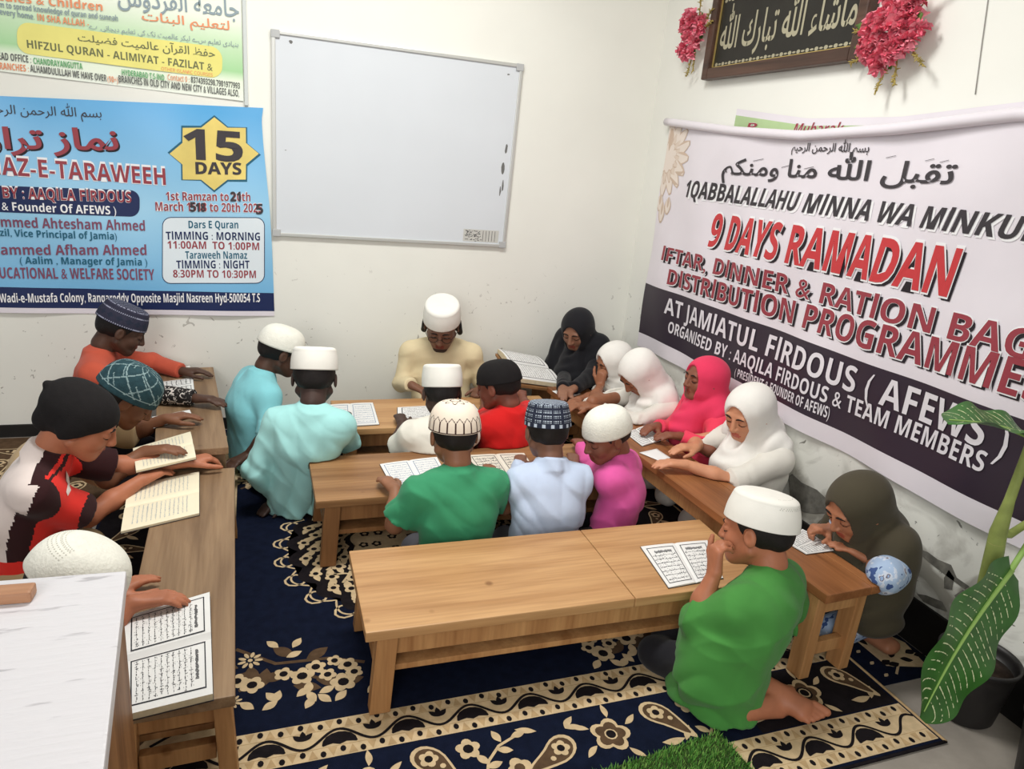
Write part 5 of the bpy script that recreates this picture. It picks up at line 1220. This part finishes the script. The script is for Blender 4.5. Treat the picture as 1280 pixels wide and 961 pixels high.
person('girl in a bright pink headscarf and pink dress reading aloud', (-.18, -1.11), 180, HY(880, 474, -1.13), .20, hpitch=0, tone=(134, 82, 62), Rh=HZ(812, 538, .36), L=HZ(836, 548, .36), pelz=.14,
       shirt=pdr, sleeve='long', trousers=wht_tr, legs='narrow', scarf=psc, hair=True, hairlen=.0, seed=13, planes=((y_, P0(0, -.975)), (Y_, P0(0, -1.31))), scarf_drape=1.05, ez=.32, sw=.12)
person('girl in a smooth white headscarf and white dress with both hands on the bench', (-.185, -1.53), 188, HY(935, 516, -1.50), .215, hpitch=24, hyaw=8, tone=(206, 146, 112), Rh=HZ(854, 563, .36), L=HZ(838, 583, .36), pelz=.15, polL=(.2, -.6, -.6),
       shirt=wdr, sleeve='half', trousers=wht_tr, legs='narrow', scarf=wsc, hair=False, seed=14, planes=((y_, P0(0, -1.31)),), sw=.135, girth=1.05, scarf_drape=1.15, ez=.32)
flor = bpy.data.materials.new('cotton_blue_floral'); flor.use_nodes = True; nt = flor.node_tree; tc = nt.nodes.new('ShaderNodeTexCoord'); vo = nt.nodes.new('ShaderNodeTexNoise'); vo.inputs['Scale'].default_value = 34; vo.inputs['Detail'].default_value = 2
nt.links.new(tc.outputs['Object'], vo.inputs['Vector']); r = nt.nodes.new('ShaderNodeValToRGB'); r.color_ramp.interpolation = 'CONSTANT'
r.color_ramp.elements[0].color = (*lin((58, 84, 140)), 1); r.color_ramp.elements[1].position = .40; r.color_ramp.elements[1].color = (*lin((168, 190, 220)), 1)
for ps, cc in ((.58, (206, 214, 230)), (.66, (110, 96, 110)), (.70, (150, 176, 214))): q = r.color_ramp.elements.new(ps); q.color = (*lin(cc), 1)
nt.links.new(vo.outputs[0], r.inputs[0]); nt.links.new(r.outputs[0], nt.nodes['Principled BSDF'].inputs['Base Color']); nt.nodes['Principled BSDF'].inputs['Roughness'].default_value = .8
person('girl in a dark olive headscarf with blue floral sleeves at the end of the bench', (-.16, -2.16), 172, HY(1070, 634, -2.18), .205, hpitch=32, hyaw=6, tone=(176, 118, 88), Rh=HZ(1020, 666, .36), L=HZ(1064, 692, .345), pelz=.14, polL=(.5, -.8, -.3),
       shirt=osc, sleeve='half', sleevemat=flor, trousers=flor, legs='narrow', scarf=osc, hair=False, seed=15, scarf_drape=1.35, sw=.125, pointR=True, ez=.30, elL=HZ(1104, 722, .35), elR=V3(-.18, -2.06, .345))
# --- behind the middle bench
person('boy in a green T-shirt and white cap embroidered with dark arches', (-1.47, -1.605), 92, HY(567, 545, -1.52), .205, hpitch=16, tone=(146, 100, 74), L=HZ(484, 606, .30), Rh=HZ(612, 590, .30), pelz=.11, hyaw=0,
       shirt=cloth('shirt_emerald', (62, 146, 104)), sleeve='short', trousers=gry_tr, legs='narrow', seed=16, planes=((x_, P0(-1.285, 0)),), sw=.138, girth=1.0, amp=.009, ez=.17, cap=dict(kind='dome', mats=[cream, cbrown], pat=p_m1, z0=.14, ht=.48, rx=.44, ry=.51, tilt=.14, nu=200, nv=44))
person('boy in a pale blue shirt and navy cap with small white checks', (-1.13, -1.61), 88, HY(683, 540, -1.50), .20, hpitch=18, tone=(126, 88, 70), L=HZ(650, 577, .30), Rh=HZ(716, 575, .30), pelz=.11,
       shirt=cloth('shirt_pale_blue', (196, 210, 234)), sleeve='long', trousers=gry_tr, legs='narrow', collar=True, seed=17, planes=((X_, P0(-1.285, 0)), (x_, P0(-.965, 0))), sw=.12, amp=.011, ez=.2, cap=dict(kind='kufi', mats=[cnavy, cice], pat=p_m2, z0=.14, ht=.44, rx=.425, ry=.50, tilt=.10, top=.86, nu=220, nv=44))
person('boy in a bright pink shirt and white crocheted cap leaning over the bench', (-.835, -1.565), 135, HY(757, 545, -1.52), .195, hpitch=22, hyaw=52, tone=(132, 80, 62), L=HZ(722, 556, .31), Rh=HZ(752, 560, .30), pelz=.11,
       shirt=cloth('shirt_pink', (226, 96, 166)), sleeve='long', trousers=blk_tr, legs='narrow', seed=18, planes=((X_, P0(-.965, 0)),), sw=.10, girth=.9, amp=.010, ez=.2, cap=dict(kind='dome', mats=[knit], z0=.10, ht=.48, rx=.43, ry=.52, tilt=.12))
# --- in front
dd = lambda a: V3(math.cos(math.radians(a)), math.sin(math.radians(a)), 0)
ff, fr_ = dd(118), V3(math.sin(math.radians(118)), -math.cos(math.radians(118)), 0); tb = V3(-.862, -2.345, .15)
person('barefoot boy in a grass green T-shirt and white eyelet cap kneeling at the front bench', (-.862, -2.345), 112, HY(945, 664, -2.26), .21, hpitch=12, hyaw=14, hroll=10, tone=(176, 112, 82), Rh=HY(978, 738, -2.205), elR=HY(1002, 776, -2.27), elL=HY(868, 776, -2.31), L=HY(897, 690, -2.28), dL=(.2, .3, 1), palmL=(1, 0, 0), polL=(-.8, -.1, -.7), curlL=(.8, .8), pelz=.17,
       shirt=cloth('shirt_grass_green', (74, 140, 66)), sleeve='half', trousers=blk_tr, seed=19, sw=.14, girth=1.0, amp=.010, skirt=.138, feetvis=True, h=.005, polR=(.7, -.5, -.6),
       legs={'L': (tb + ff * .19 - fr_ * .03 - V3(0, 0, .085), HZ(930, 888, .04), nrm(HZ(975, 889, .03) - HZ(912, 900, .035))), 'R': (tb + ff * .20 + fr_ * .06 - V3(0, 0, .085), HZ(955, 856, .06), nrm(HZ(1016, 892, .035) - HZ(958, 856, .05))), 'sole': (.25, -.75, .5)},
       cap=dict(kind='kufi', mats=[wcap, hole], pat=p_eye, z0=.14, ht=.43, rx=.445, ry=.515, tilt=.16, top=.86, cr=.32, nu=160, nv=40))
# ------------------------------------------------------------------ books and papers
paper = mat('page_white', (236, 236, 234), .7, .02, 20); cream_p = mat('page_cream', (238, 229, 202), .7, .03, 20); inkm = mat('page_ink', (48, 50, 56), .8); inkb = mat('page_ink_blue', (120, 140, 170), .8); covd = mat('book_cover_dark', (52, 46, 50), .6); edge = mat('page_block_edge', (226, 212, 180), .8, .1, 60)
def open_book(label, A, B_, Cc, D_, z, t=.006, rows=9, pap=paper, ink=inkm, border=True, seed=0, big=1.0, cat='book', group=None, header=False, P4=None):
    """A,B: left page outer edge (near, far); C,D: right page outer edge (near, far)"""
    r = random.Random(seed); q = [np.array([*HZ(*p, z + t * .7)[:2], 0.0]) for p in (A, B_, Cc, D_)] if P4 is None else [np.array(p) - V3(0, 0, z + t * .5) for p in P4]; c = np.mean(q, 0); c[2] = 0
    def at(u, v):   # u -1..1 across the two pages, v 0..1 along the spine
        s = (u + 1) / 2; p = (q[0] * (1 - v) + q[1] * v) * (1 - s) + (q[2] * (1 - v) + q[3] * v) * s
        return p - c
    hgt = lambda u: t * (.55 + .45 * math.sin(PI * min(1, abs(u)) ** .55)) if abs(u) < .999 else t * .5
    hgt = lambda u: t * (.62 + .38 * (1 - (abs(abs(u) - .35) / .65) ** 2)) - t * .45 * math.exp(-(u / .05) ** 2)
    o = empty('open_book', (c[0], c[1], z + .0005)); put(o, label, cat, group)
    b = MB(); nu = 29
    V, F, I = [], [], []
    us = [-1 + 2 * k / (nu - 1) for k in range(nu)]; n = nu
    for zz in (0, 1):
        for v in (0, 1):
            for u in us: p = at(u, v); V.append((p[0], p[1], p[2] + (hgt(u) if zz else .0008)))
    for k in range(nu - 1):
        F += [(2 * n + k, 2 * n + k + 1, 3 * n + k + 1, 3 * n + k), (k + 1, k, n + k, n + k + 1), (k, k + 1, 2 * n + k + 1, 2 * n + k), (n + k + 1, n + k, 3 * n + k, 3 * n + k + 1)]; I += [0, 1, 1, 1]
    F += [(0, 2 * n, 3 * n, n), (n - 1, 2 * n - 1, 4 * n - 1, 3 * n - 1)]; I += [1, 1]
    b.add(V, [], 0)
    b.F += [tuple(f) for f in F]; b.I += I
    def quad(u0, u1, v0, v1, i=2):
        P = []
        for u, v in ((u0, v0), (u1, v0), (u1, v1), (u0, v1)): p = at(u, v); P.append((p[0], p[1], p[2] + hgt(u) + .0004))
        b.add(P, [(0, 1, 2, 3)], i)
    for sd in (-1, 1):
        ua, ub = (.10, .90)
        X = lambda a: sd * a
        if border:
            w_ = .022
            for e in ((ua, ua + w_, .07, .93), (ub - w_, ub, .07, .93), (ua, ub, .07, .085), (ua, ub, .915, .93)):
                m_ = 6
                for k in range(m_):
                    a0, a1 = e[0] + (e[1] - e[0]) * k / m_, e[0] + (e[1] - e[0]) * (k + 1) / m_; quad(min(X(a0), X(a1)), max(X(a0), X(a1)), e[2], e[3])
        for k in range(rows):
            v = .86 - (k + .5) * .76 / rows; u = ua + .05; hgl = .26 / rows * big
            if header and k == 0:
                for m_ in range(26):
                    uu = ua + .12 + m_ * .02; quad(min(X(uu), X(uu + .014)), max(X(uu), X(uu + .014)), v - hgl * r.uniform(.4, 1), v + hgl * r.uniform(.3, 1))
                continue
            while u < ub - .06:
                l = r.uniform(.012, .05) * big; a0, a1 = X(u), X(min(u + l, ub - .04)); th = hgl * r.uniform(.10, .24); dv = r.uniform(-.2, .25) * hgl
                quad(min(a0, a1), max(a0, a1), v + dv - th, v + dv + th)
                if r.random() < .55: a2 = X(u + r.uniform(0, l)); quad(a2 - .004 * big, a2 + .004 * big, v + dv - (hgl * .8 if r.random() < .4 else 0), v + dv + hgl * r.uniform(.3, 1.0))
                if r.random() < .5: a2 = X(u + r.uniform(0, l)); s_ = r.choice((-1, 1)); quad(a2 - .005 * big, a2 + .005 * big, v + s_ * hgl * .95 - hgl * .14, v + s_ * hgl * .95 + hgl * .14)
                u += l + r.uniform(.004, .018) * big
    b.build('pages', [pap, edge if t > .012 else pap, ink], o)
    cv = MB(); e = 1.015; P = []
    for zz in (-.0003, .0007):
        for u, v in ((-1, 0), (1, 0), (1, 1), (-1, 1)): p = at(u, v) * e; P.append((p[0], p[1], p[2] + zz))
    cv.hexa(P); cv.build('cover', covd, o)
    return o
ZN, ZF, ZR = .276, .3465, .3365
open_book('small open book under the hand of the boy in the indigo patterned cap', (194, 478), (241, 472), (196, 496), (243, 489), ZF, .006, 6, seed=1, big=1.4)
open_book('thin open booklet on the left bench in front of the teal capped boy', (190, 521), (237, 512), (192, 535), (241, 521), ZF, .003, 9, seed=2, border=False)
open_book('open book with yellowed edges read by the boy in the teal cap', (166, 560), (238, 539), (170, 588), (245, 571), ZF, .014, 13, cream_p, inkb, border=False, seed=3, big=.7)
open_book('open book with cream pages under the hand of the boy in the red jersey', (161, 607), (249, 589), (151, 664), (249, 641), ZN, .013, 13, cream_p, inkb, border=False, seed=4, big=.7)
open_book('large thick Arabic book lying open at the near end of the left bench', (156, 770), (262, 739), (155, 893), (266, 866), ZN, .028, 11, paper, inkm, border=True, seed=5, header=True)
open_book('open booklet with blue grey border beside the boy in the long aqua shirt', (405, 535), (408, 506), (474, 530), (466, 503), ZN, .005, 8, paper, inkb, seed=6)
open_book('open booklet in front of the boy in the tall white cap', (497, 524), (497, 509), (602, 518), (592, 505), ZN, .004, 8, seed=7)
bk = [hit(622, 437, 1, -.10), hit(671, 446, 1, -.10), hit(650, 474, 1, -.32), hit(702, 481, 1, -.32)]; zb = min(p[2] for p in bk) - .035
open_book('thick holy book lying open on a slanting rest beside the girl in black', 0, 0, 0, 0, zb, .04, 13, paper, inkm, seed=8, border=True, big=.9, P4=bk)
lowp = [p - V3(0, 0, .026) for p in bk]; cb = np.mean(lowp, 0); BS = empty('book_rest', (cb[0], cb[1], .0075)); put(BS, 'slanting wooden book rest in the gap between teacher and girl in black', 'book rest')
lc_ = [p - V3(cb[0], cb[1], .0075) for p in lowp]; mc = np.mean(lc_, 0); lc_ = [mc + (p - mc) * 1.06 for p in lc_]
b = MB(); b.hexa([tuple(lc_[k] - V3(0, 0, .016)) for k in (0, 1, 3, 2)] + [tuple(lc_[k]) for k in (0, 1, 3, 2)], 0, .002); b.build('sloping_board', wm, BS)
for k0, k1 in ((0, 2), (1, 3)):
    s_ = .9; p0, p1 = mc + (lc_[k0] - mc) * s_, mc + (lc_[k1] - mc) * s_; tn_ = nrm(lc_[1] - lc_[0]) * .008
    b = MB(); b.hexa([(*(p - tn_)[:2], 0) if w_ else (*(p + tn_)[:2], 0) for p, w_ in ((p0, 1), (p1, 1), (p1, 0), (p0, 0))] + [tuple(p - tn_ - V3(0, 0, .017)) if w_ else tuple(p + tn_ - V3(0, 0, .017)) for p, w_ in ((p0, 1), (p1, 1), (p1, 0), (p0, 0))]); b.build('side_panel', wm2, BS)
open_book('open booklet under the left hand of the boy in the embroidered cap', (490, 607), (475, 580), (561, 599), (546, 571), ZN, .005, 8, paper, inkb, seed=9)
open_book('open booklet with large letters between the green and pale blue shirted boys', (607, 601), (584, 569), (672, 592), (655, 566), ZN, .005, 7, seed=10, big=1.5, pap=mat('page_ivory', (232, 226, 212), .7))
open_book('open booklet at the right end of the foreground bench', (836, 734), (801, 683), (904, 722), (884, 675), ZN, .005, 8, seed=11, big=1.3, header=True)
open_book('open booklet in front of the girl in the pink headscarf', (782, 541), (803, 557), (806, 532), (829, 549), ZR, .006, 8, seed=12)
open_book('open booklet under the hands of the girl in the olive headscarf', (984, 678), (1003, 661), (1008, 692), (1046, 687), ZR, .005, 8, seed=13, big=1.2)
def sheet(label, pts, z):
    P = [HZ(*p, z) for p in pts]; c = np.mean(P, 0); V = []
    n = 8
    for i in range(n + 1):
        for j in range(n + 1):
            s, t = i / n, j / n; p = (P[0] * (1 - s) + P[1] * s) * (1 - t) + (P[3] * (1 - s) + P[2] * s) * t; V.append((p[0], p[1], z + .0012 + .0025 * (s * t) ** 2))
    F = [(i * (n + 1) + j, (i + 1) * (n + 1) + j, (i + 1) * (n + 1) + j + 1, i * (n + 1) + j + 1) for i in range(n) for j in range(n)]
    o = obj('paper_sheet', V, F, paper, None, None, True, (c[0], c[1], z)); md = o.modifiers.new('thick', 'SOLIDIFY'); md.thickness = .0006
    put(o, label, 'paper')
sheet('loose sheet by the hands of the girl in white on the right bench', ((799, 566), (821, 561), (838, 573), (828, 578)), ZR)
sheet('pale loose page in front of the two girls in white near the corner', ((690, 489), (712, 485), (726, 493), (706, 499)), ZR)
sheet('loose sheet at the far end of the left bench against the wall', ((216, 463), (237, 457), (240, 463), (220, 469)), ZF)

# ------------------------------------------------------------------ white painted table at the lower left
ZT = .66
tr, br, tl = HZ(158, 713, ZT), HZ(130, 961, ZT), HZ(0, 725, ZT)
br = br + (br - tr) * .35; left = nrm(tl - tr) * .75; tl = tr + left; bl = br + left
c = (tr + bl) / 2; TB = empty('painted_table', (c[0], c[1], 0)); put(TB, 'worn white painted table in the lower left corner', 'table')
wp = bpy.data.materials.new('worn_white_paint'); wp.use_nodes = True; nt = wp.node_tree; tc = nt.nodes.new('ShaderNodeTexCoord'); mp = nt.nodes.new('ShaderNodeMapping'); mp.inputs['Scale'].default_value = (6, 40, 6)
nt.links.new(tc.outputs['Object'], mp.inputs[0]); n = nt.nodes.new('ShaderNodeTexNoise'); n.inputs['Scale'].default_value = 1.5; n.inputs['Detail'].default_value = 7; nt.links.new(mp.outputs[0], n.inputs[0])
r = nt.nodes.new('ShaderNodeValToRGB'); r.color_ramp.elements[0].position = .30; r.color_ramp.elements[0].color = (*lin((176, 173, 178)), 1); r.color_ramp.elements[1].position = .38; r.color_ramp.elements[1].color = (*lin((214, 212, 216)), 1)
nt.links.new(n.outputs[0], r.inputs[0]); nt.links.new(r.outputs[0], nt.nodes['Principled BSDF'].inputs['Base Color']); nt.nodes['Principled BSDF'].inputs['Roughness'].default_value = .38
bp = nt.nodes.new('ShaderNodeBump'); bp.inputs['Strength'].default_value = .5; bp.inputs['Distance'].default_value = .004; nt.links.new(n.outputs[0], bp.inputs['Height']); nt.links.new(bp.outputs[0], nt.nodes['Principled BSDF'].inputs['Normal'])
def L_(p, z): return (p[0] - c[0], p[1] - c[1], z)
b = MB(); b.hexa([L_(p, ZT - .032) for p in (bl, br, tr, tl)] + [L_(p, ZT) for p in (bl, br, tr, tl)], 0, .004); b.build('tabletop', wp, TB)
ins = lambda p, k: c + (p - c) * k
b = MB(); q = [ins(br, .965), ins(tr, .965), ins(tr, .915), ins(br, .915)]; b.hexa([L_(p, .18) for p in q] + [L_(p, ZT - .032) for p in q], 0, .003); b.build('side_panel', wm2, TB)
b = MB(); q = [ins(tl, .965), ins(tr, .965), ins(tr, .90), ins(tl, .90)]; b.hexa([L_(p, ZT - .12) for p in q] + [L_(p, ZT - .032) for p in q], 0, .003); b.build('apron', wm2, TB)
for p in (tr, br, tl, bl):
    p = ins(p, .90); b = MB(); b.box((p[0] - c[0] - .025, p[1] - c[1] - .025, .007), (p[0] - c[0] + .025, p[1] - c[1] + .025, ZT - .032), bev=.003); b.build('leg', wm2, TB)
p = HZ(6, 750, ZT); dv = nrm(tl - tr); dn = V3(-dv[1], dv[0], 0)
b = MB(); P = [(s * dv * .045 + t * dn * .017 + V3(0, 0, zz)) for zz in (.0005, .022) for s, t in ((-1, -1), (1, -1), (1, 1), (-1, 1))]; b.hexa(P, 0, .005)
put(b.build('wooden_block', wood('wood_block', (196, 150, 116), (150, 104, 76), .5), None, False, None), 'small wooden block on the white table', 'block'); bpy.data.objects['wooden_block'].location = tuple(p)

# ------------------------------------------------------------------ artificial grass mat
g0, g1, g2 = HZ(897, 920, .0), HZ(772, 962, .0), HZ(938, 965, .0)
e1 = nrm(g1 - g0); e2 = nrm(g2 - g0); g3 = g0 + e1 * .62; g4 = g0 + e2 * .45
GM = empty('artificial_grass_mat', (g0[0], g0[1], .0102)); put(GM, 'piece of bright green artificial grass at the bottom edge of the floor', 'mat')
b = MB(); q = [V3(0, 0, 0), g3 - g0, g3 - g0 + e2 * .45, e2 * .45]; b.hexa([tuple(p) for p in q] + [tuple(p + V3(0, 0, .004)) for p in q]); b.build('backing', mat('grass_backing', (50, 70, 30), .9), GM)
V, F, I = [], [], []; rg = random.Random(4)
for k in range(15000):
    s, t = rg.random() ** 1.0 * .62, rg.random() * .45
    p = e1 * s + e2 * t; a = rg.uniform(0, 6.28); ln = rg.uniform(.009, .017); w_ = .0011; d = V3(math.cos(a), math.sin(a), 0); sd = V3(-d[1], d[0], 0) * w_; tip = p + d * ln * rg.uniform(.2, .8) + V3(0, 0, .003 + ln)
    m_ = (p + tip) / 2 + V3(0, 0, .003); n = len(V); V += [p - sd + V3(0, 0, .003), p + sd + V3(0, 0, .003), m_ + sd * .8, m_ - sd * .8, tip]; F += [(n, n + 1, n + 2, n + 3), (n + 3, n + 2, n + 4)]; j = rg.choice((0, 0, 1, 2)); I += [j, j]
put(obj('grass_pile', V, F, [mat('grass_green', (92, 150, 60), .6), mat('grass_light_green', (132, 178, 84), .6), mat('grass_deep_green', (58, 112, 42), .6)], GM, I), kind='stuff')

# ------------------------------------------------------------------ potted plant at the right
PX, PY = -.130, -2.575
PT = empty('potted_plant', (PX, PY, 0)); put(PT, 'tall dumb cane plant with speckled leaves in a black bucket by the right wall', 'potted plant')
blackp = mat('black_plastic', (32, 30, 30), .45, .1, 10, spec=.4); soil = mat('potting_soil', (58, 46, 38), .95, .4, 60, bump=.8, bscale=80)
def lathe(prof, name, m, parent, n=40, at=(0, 0, 0)):
    V = [(at[0] + r * math.cos(2 * PI * i / n), at[1] + r * math.sin(2 * PI * i / n), at[2] + z) for r, z in prof for i in range(n)]; F = []
    for j in range(len(prof) - 1):
        for i in range(n): F.append((j * n + i, j * n + (i + 1) % n, (j + 1) * n + (i + 1) % n, (j + 1) * n + i))
    F.append(tuple(range(n))[::-1]); return obj(name, V, F, m, parent, None, True)
lathe([(.075, .001), (.082, .01), (.098, .15), (.102, .19), (.108, .192), (.109, .205), (.103, .206), (.098, .19), (.095, .165), (.0, .163)], 'bucket', blackp, PT)
lathe([(.094, .150), (.094, .166), (.05, .172), (.0, .174)], 'soil', soil, PT)
cane = mat('cane_green', (138, 150, 82), .55, .2, 20); caneb = mat('cane_scar', (176, 160, 110), .7, .2, 30)
T0 = V3(PX, PY, 0)
def q3(px, py, y): return hit(px, py, 1, y) - T0
pts = [V3(.0, .0, .16), q3(1232, 742, PY), q3(1240, 705, PY), q3(1248, 665, PY), q3(1262, 625, PY), q3(1280, 575, PY), q3(1300, 520, PY), q3(1312, 450, PY)]
b = MB(); b.tube(pts, [.028, .025, .024, .021, .013, .011, .010, .008], n=14)
for k in range(1, 12):
    f = k / 11 * 2.6 + .1; i = int(f); p = pts[i] + (pts[i + 1] - pts[i]) * (f - i); d = nrm(pts[i + 1] - pts[i]); b.tube([p - d * .004, p, p + d * .004], [.024 - .0003 * k, .0275 - .0005 * k, .024 - .0003 * k], 1, 14)
b.build('stem', [cane, caneb], PT, True)
b = MB(); b.tube([pts[3] - V3(0, 0, .0), q3(1262, 668, PY), q3(1282, 655, PY), q3(1310, 640, PY)], [.016, .011, .010, .009], n=10); b.build('branch', cane, PT, True)
lgreen = mat('leaf_green', (52, 104, 38), .4, .3, 14, spec=.5); lrib = mat('leaf_midrib', (150, 186, 100), .45); lvein = mat('leaf_vein_cream', (214, 222, 176), .5)
def leaf(base, tip, side, width, droop, n_veins, fold=.15, name='leaf', seed=0, stalk=None):
    base, tip = np.array(base), np.array(tip); r = random.Random(seed); L = np.linalg.norm(tip - base); d = nrm(tip - base); side = nrm(side - d * (side @ d)); nn = np.cross(side, d)
    nu, nv = 36, 17
    wf = lambda t: width * (math.sin(PI * min(1, t * .90 + .085)) ** .55) * (.82 + .30 * t)
    def S_(t, s):
        w_ = wf(t); p = base + d * L * t + nn * droop * math.sin(PI * t) + side * w_ * s - nn * fold * w_ * abs(s) + nn * (.010 * math.sin(t * 17 + (2 if s > 0 else 0)) * abs(s) ** 1.5); return p + d * .10 * w_ * (abs(s) ** 2) * -1
    V = [S_(i / (nu - 1), -1 + 2 * j / (nv - 1)) for i in range(nu) for j in range(nv)]; F = [(i * nv + j, i * nv + j + 1, (i + 1) * nv + j + 1, (i + 1) * nv + j) for i in range(nu - 1) for j in range(nv - 1)]
    I = [0] * len(F); V = [tuple(v) for v in V]
    up = 1 if (nn @ (CAM - T0 - (base + tip) / 2)) > 0 else -1
    for k in range(n_veins):
        t0 = .08 + .86 * k / n_veins
        for sg in (-1, 1):
            m_ = 14; a0 = r.uniform(.08, .16); a1 = r.uniform(.72, .97)
            for q in range(m_):
                if r.random() < .28: continue
                s0, s1 = a0 + (a1 - a0) * q / m_, a0 + (a1 - a0) * (q + .95) / m_; tq = lambda s: min(.985, t0 + .10 * s * s + .03 * s); w_ = r.uniform(.0006, .0022)
                P = [S_(tq(s0) - w_ / L, sg * s0), S_(tq(s0) + w_ / L, sg * s0), S_(tq(s1) + w_ / L, sg * s1), S_(tq(s1) - w_ / L, sg * s1)]; n = len(V); V += [tuple(p + nn * up * .0009) for p in P]; F.append((n, n + 1, n + 2, n + 3)); I.append(1)
    o = obj(name, V, F, [lgreen, lvein], PT, I, True)
    b = MB(); b.tube([S_(t, 0) + nn * up * .002 for t in np.linspace(0, .96, 16)], [.0075 - .006 * t for t in np.linspace(0, 1, 16)], n=8)
    if stalk is not None: b.tube([base, (base + np.array(stalk)) / 2 + V3(0, 0, .015), stalk], [.0075, .008, .010], n=8)
    b.build('midrib', lrib, o, True); return o
right_img = CR[:, 0]; up_img = CR[:, 2]; fwd = CR[:, 1]
leaf(q3(1264, 712, PY - .06), q3(1150, 897, PY - .17), nrm(q3(1262, 850, PY - .12) - q3(1172, 775, PY - .12)), .150, .012, 17, .14, 'leaf', 1, stalk=q3(1300, 660, PY - .02))
leaf(q3(1310, 560, PY + .02), q3(1180, 525, PY + .05), up_img * .35 + fwd * .9, .075, .02, 13, -.35, 'leaf', 2, stalk=q3(1312, 520, PY))
leaf(q3(1330, 430, PY - .02), q3(1440, 380, PY - .1), up_img * .6 - fwd * .8, .08, .02, 13, .2, 'leaf', 3, stalk=q3(1312, 452, PY))
o = lathe([(.085, .001), (.10, .012), (.122, .20), (.128, .205), (.128, .22), (.118, .22), (.112, .18), (.0, .175)], 'black_bucket', blackp, None); o.location = (-.15, -2.875, 0); put(o, 'second black bucket at the right edge, in front of the plant', 'bucket')

# ------------------------------------------------------------------ artificial flowers beside the framed calligraphy, and the wire
coral = mat('petal_coral', (248, 150, 165), .7, .2, 40); rose = mat('petal_rose', (238, 112, 136), .7, .2, 40); leafm = mat('artificial_leaf_green', (84, 116, 52), .6, .2, 30); gild = mat('artificial_sprig_olive', (168, 150, 84), .6, .2, 40)
def bunch(label, px, py, ry, rz, nb_, seed, leaves, sprigs):
    c = hit(px, py, 0, -.05); r = random.Random(seed); o = empty('artificial_flower_bunch', (-.002, c[1], c[2])); put(o, label, 'artificial flowers')
    b = MB(); b.tube([(0, 0, 0), (-.03, 0, 0)], .01); b.tube([(-.03, 0, rz * .8), (-.03, 0, -rz * .8)], .006); b.build('stem', leafm, o)
    for k in range(nb_):
        a = r.uniform(0, 6.28); q = math.sqrt(r.random()); cy_, cz_ = ry * q * math.cos(a) * .8, rz * q * math.sin(a) * .8; cx_ = -.05 - .03 * (1 - q) - r.uniform(0, .015)
        V, F, I = [], [], []
        for p in range(14):
            th = r.uniform(0, 6.28); el = r.uniform(-.2, 1.3); dirv = V3(-math.sin(el), math.cos(el) * math.cos(th), math.cos(el) * math.sin(th)); t = nrm(np.cross(dirv, V3(.3, .5, .8))); u = np.cross(dirv, t); L = r.uniform(.026, .04); n = len(V); wd = r.uniform(.012, .018)
            for i in range(4):
                for j in range(5):
                    s = i / 3; w_ = wd * (.25 + .9 * s) * (j - 2) / 2; V.append(tuple(V3(cx_, cy_, cz_) + dirv * L * s + t * w_ + u * (.006 * math.sin(j * 2.2 + p) * s + .008 * s * s)))
            for i in range(3):
                for j in range(4): F.append((n + i * 5 + j, n + i * 5 + j + 1, n + (i + 1) * 5 + j + 1, n + (i + 1) * 5 + j)); I.append(p % 2)
        obj('blossom', V, F, [coral, rose], o, I, True)
    for a, l in leaves:
        d = V3(-.25, math.cos(a), math.sin(a)); d = nrm(d); t = nrm(np.cross(d, V3(1, 0, 0))); V, F = [], []
        base = V3(-.035, 0, 0) + d * min(ry, rz) * .5
        for i in range(7):
            s = i / 6
            for j in (-1, 0, 1): V.append(tuple(base + d * l * s + t * j * .022 * math.sin(PI * (s * .95 + .03)) + V3(-.006 * (j == 0), 0, 0)))
        for i in range(6):
            for j in range(2): F.append((i * 3 + j, i * 3 + j + 1, (i + 1) * 3 + j + 1, (i + 1) * 3 + j))
        obj('leaf', V, F, leafm, o, None, True)
    for a, l in sprigs:
        d = nrm(V3(-.2, math.cos(a), math.sin(a))); base = V3(-.035, 0, 0) + V3(0, ry * math.cos(a), rz * math.sin(a)) * .6; b = MB(); b.tube([base, base + d * l], [.003, .0015], n=6)
        for k in range(22):
            p = base + d * l * (.25 + .75 * k / 21); e = nrm(V3(r.uniform(-1, .4), r.uniform(-1, 1), r.uniform(-1, 1)) + d * .6); b.tube([p, p + e * r.uniform(.012, .02)], [.0035, .001], n=5)
        b.build('sprig', gild, o, True)
bunch('smaller bunch of coral artificial flowers at the left of the calligraphy frame', 867, 44, .105, .135, 24, 3, ((2.3, .07), (.3, .07), (-.9, .06)), ((1.7, .12), (2.9, .10), (-1.6, .11), (-1.9, .10), (2.6, .1)))
bunch('larger bunch of coral artificial flowers over the right end of the calligraphy frame', 1118, 38, .14, .15, 46, 8, ((-.3, .08), (2.9, .06), (.2, .09)), ((2.5, .11), (-1.9, .10), (-1.5, .11), (-.5, .1), (-2.5, .12), (.1, .09)))
b = MB(); b.tube([hit(px, py, 0, -.003) for px, py in ((1237, -40), (1235, 0), (1228, 50), (1222, 95), (1219, 118))], .0016, n=6)
put(b.build('wire', mat('wire_grey', (150, 148, 144), .6), None, True), 'thin grey wire running down the right wall', 'wire')
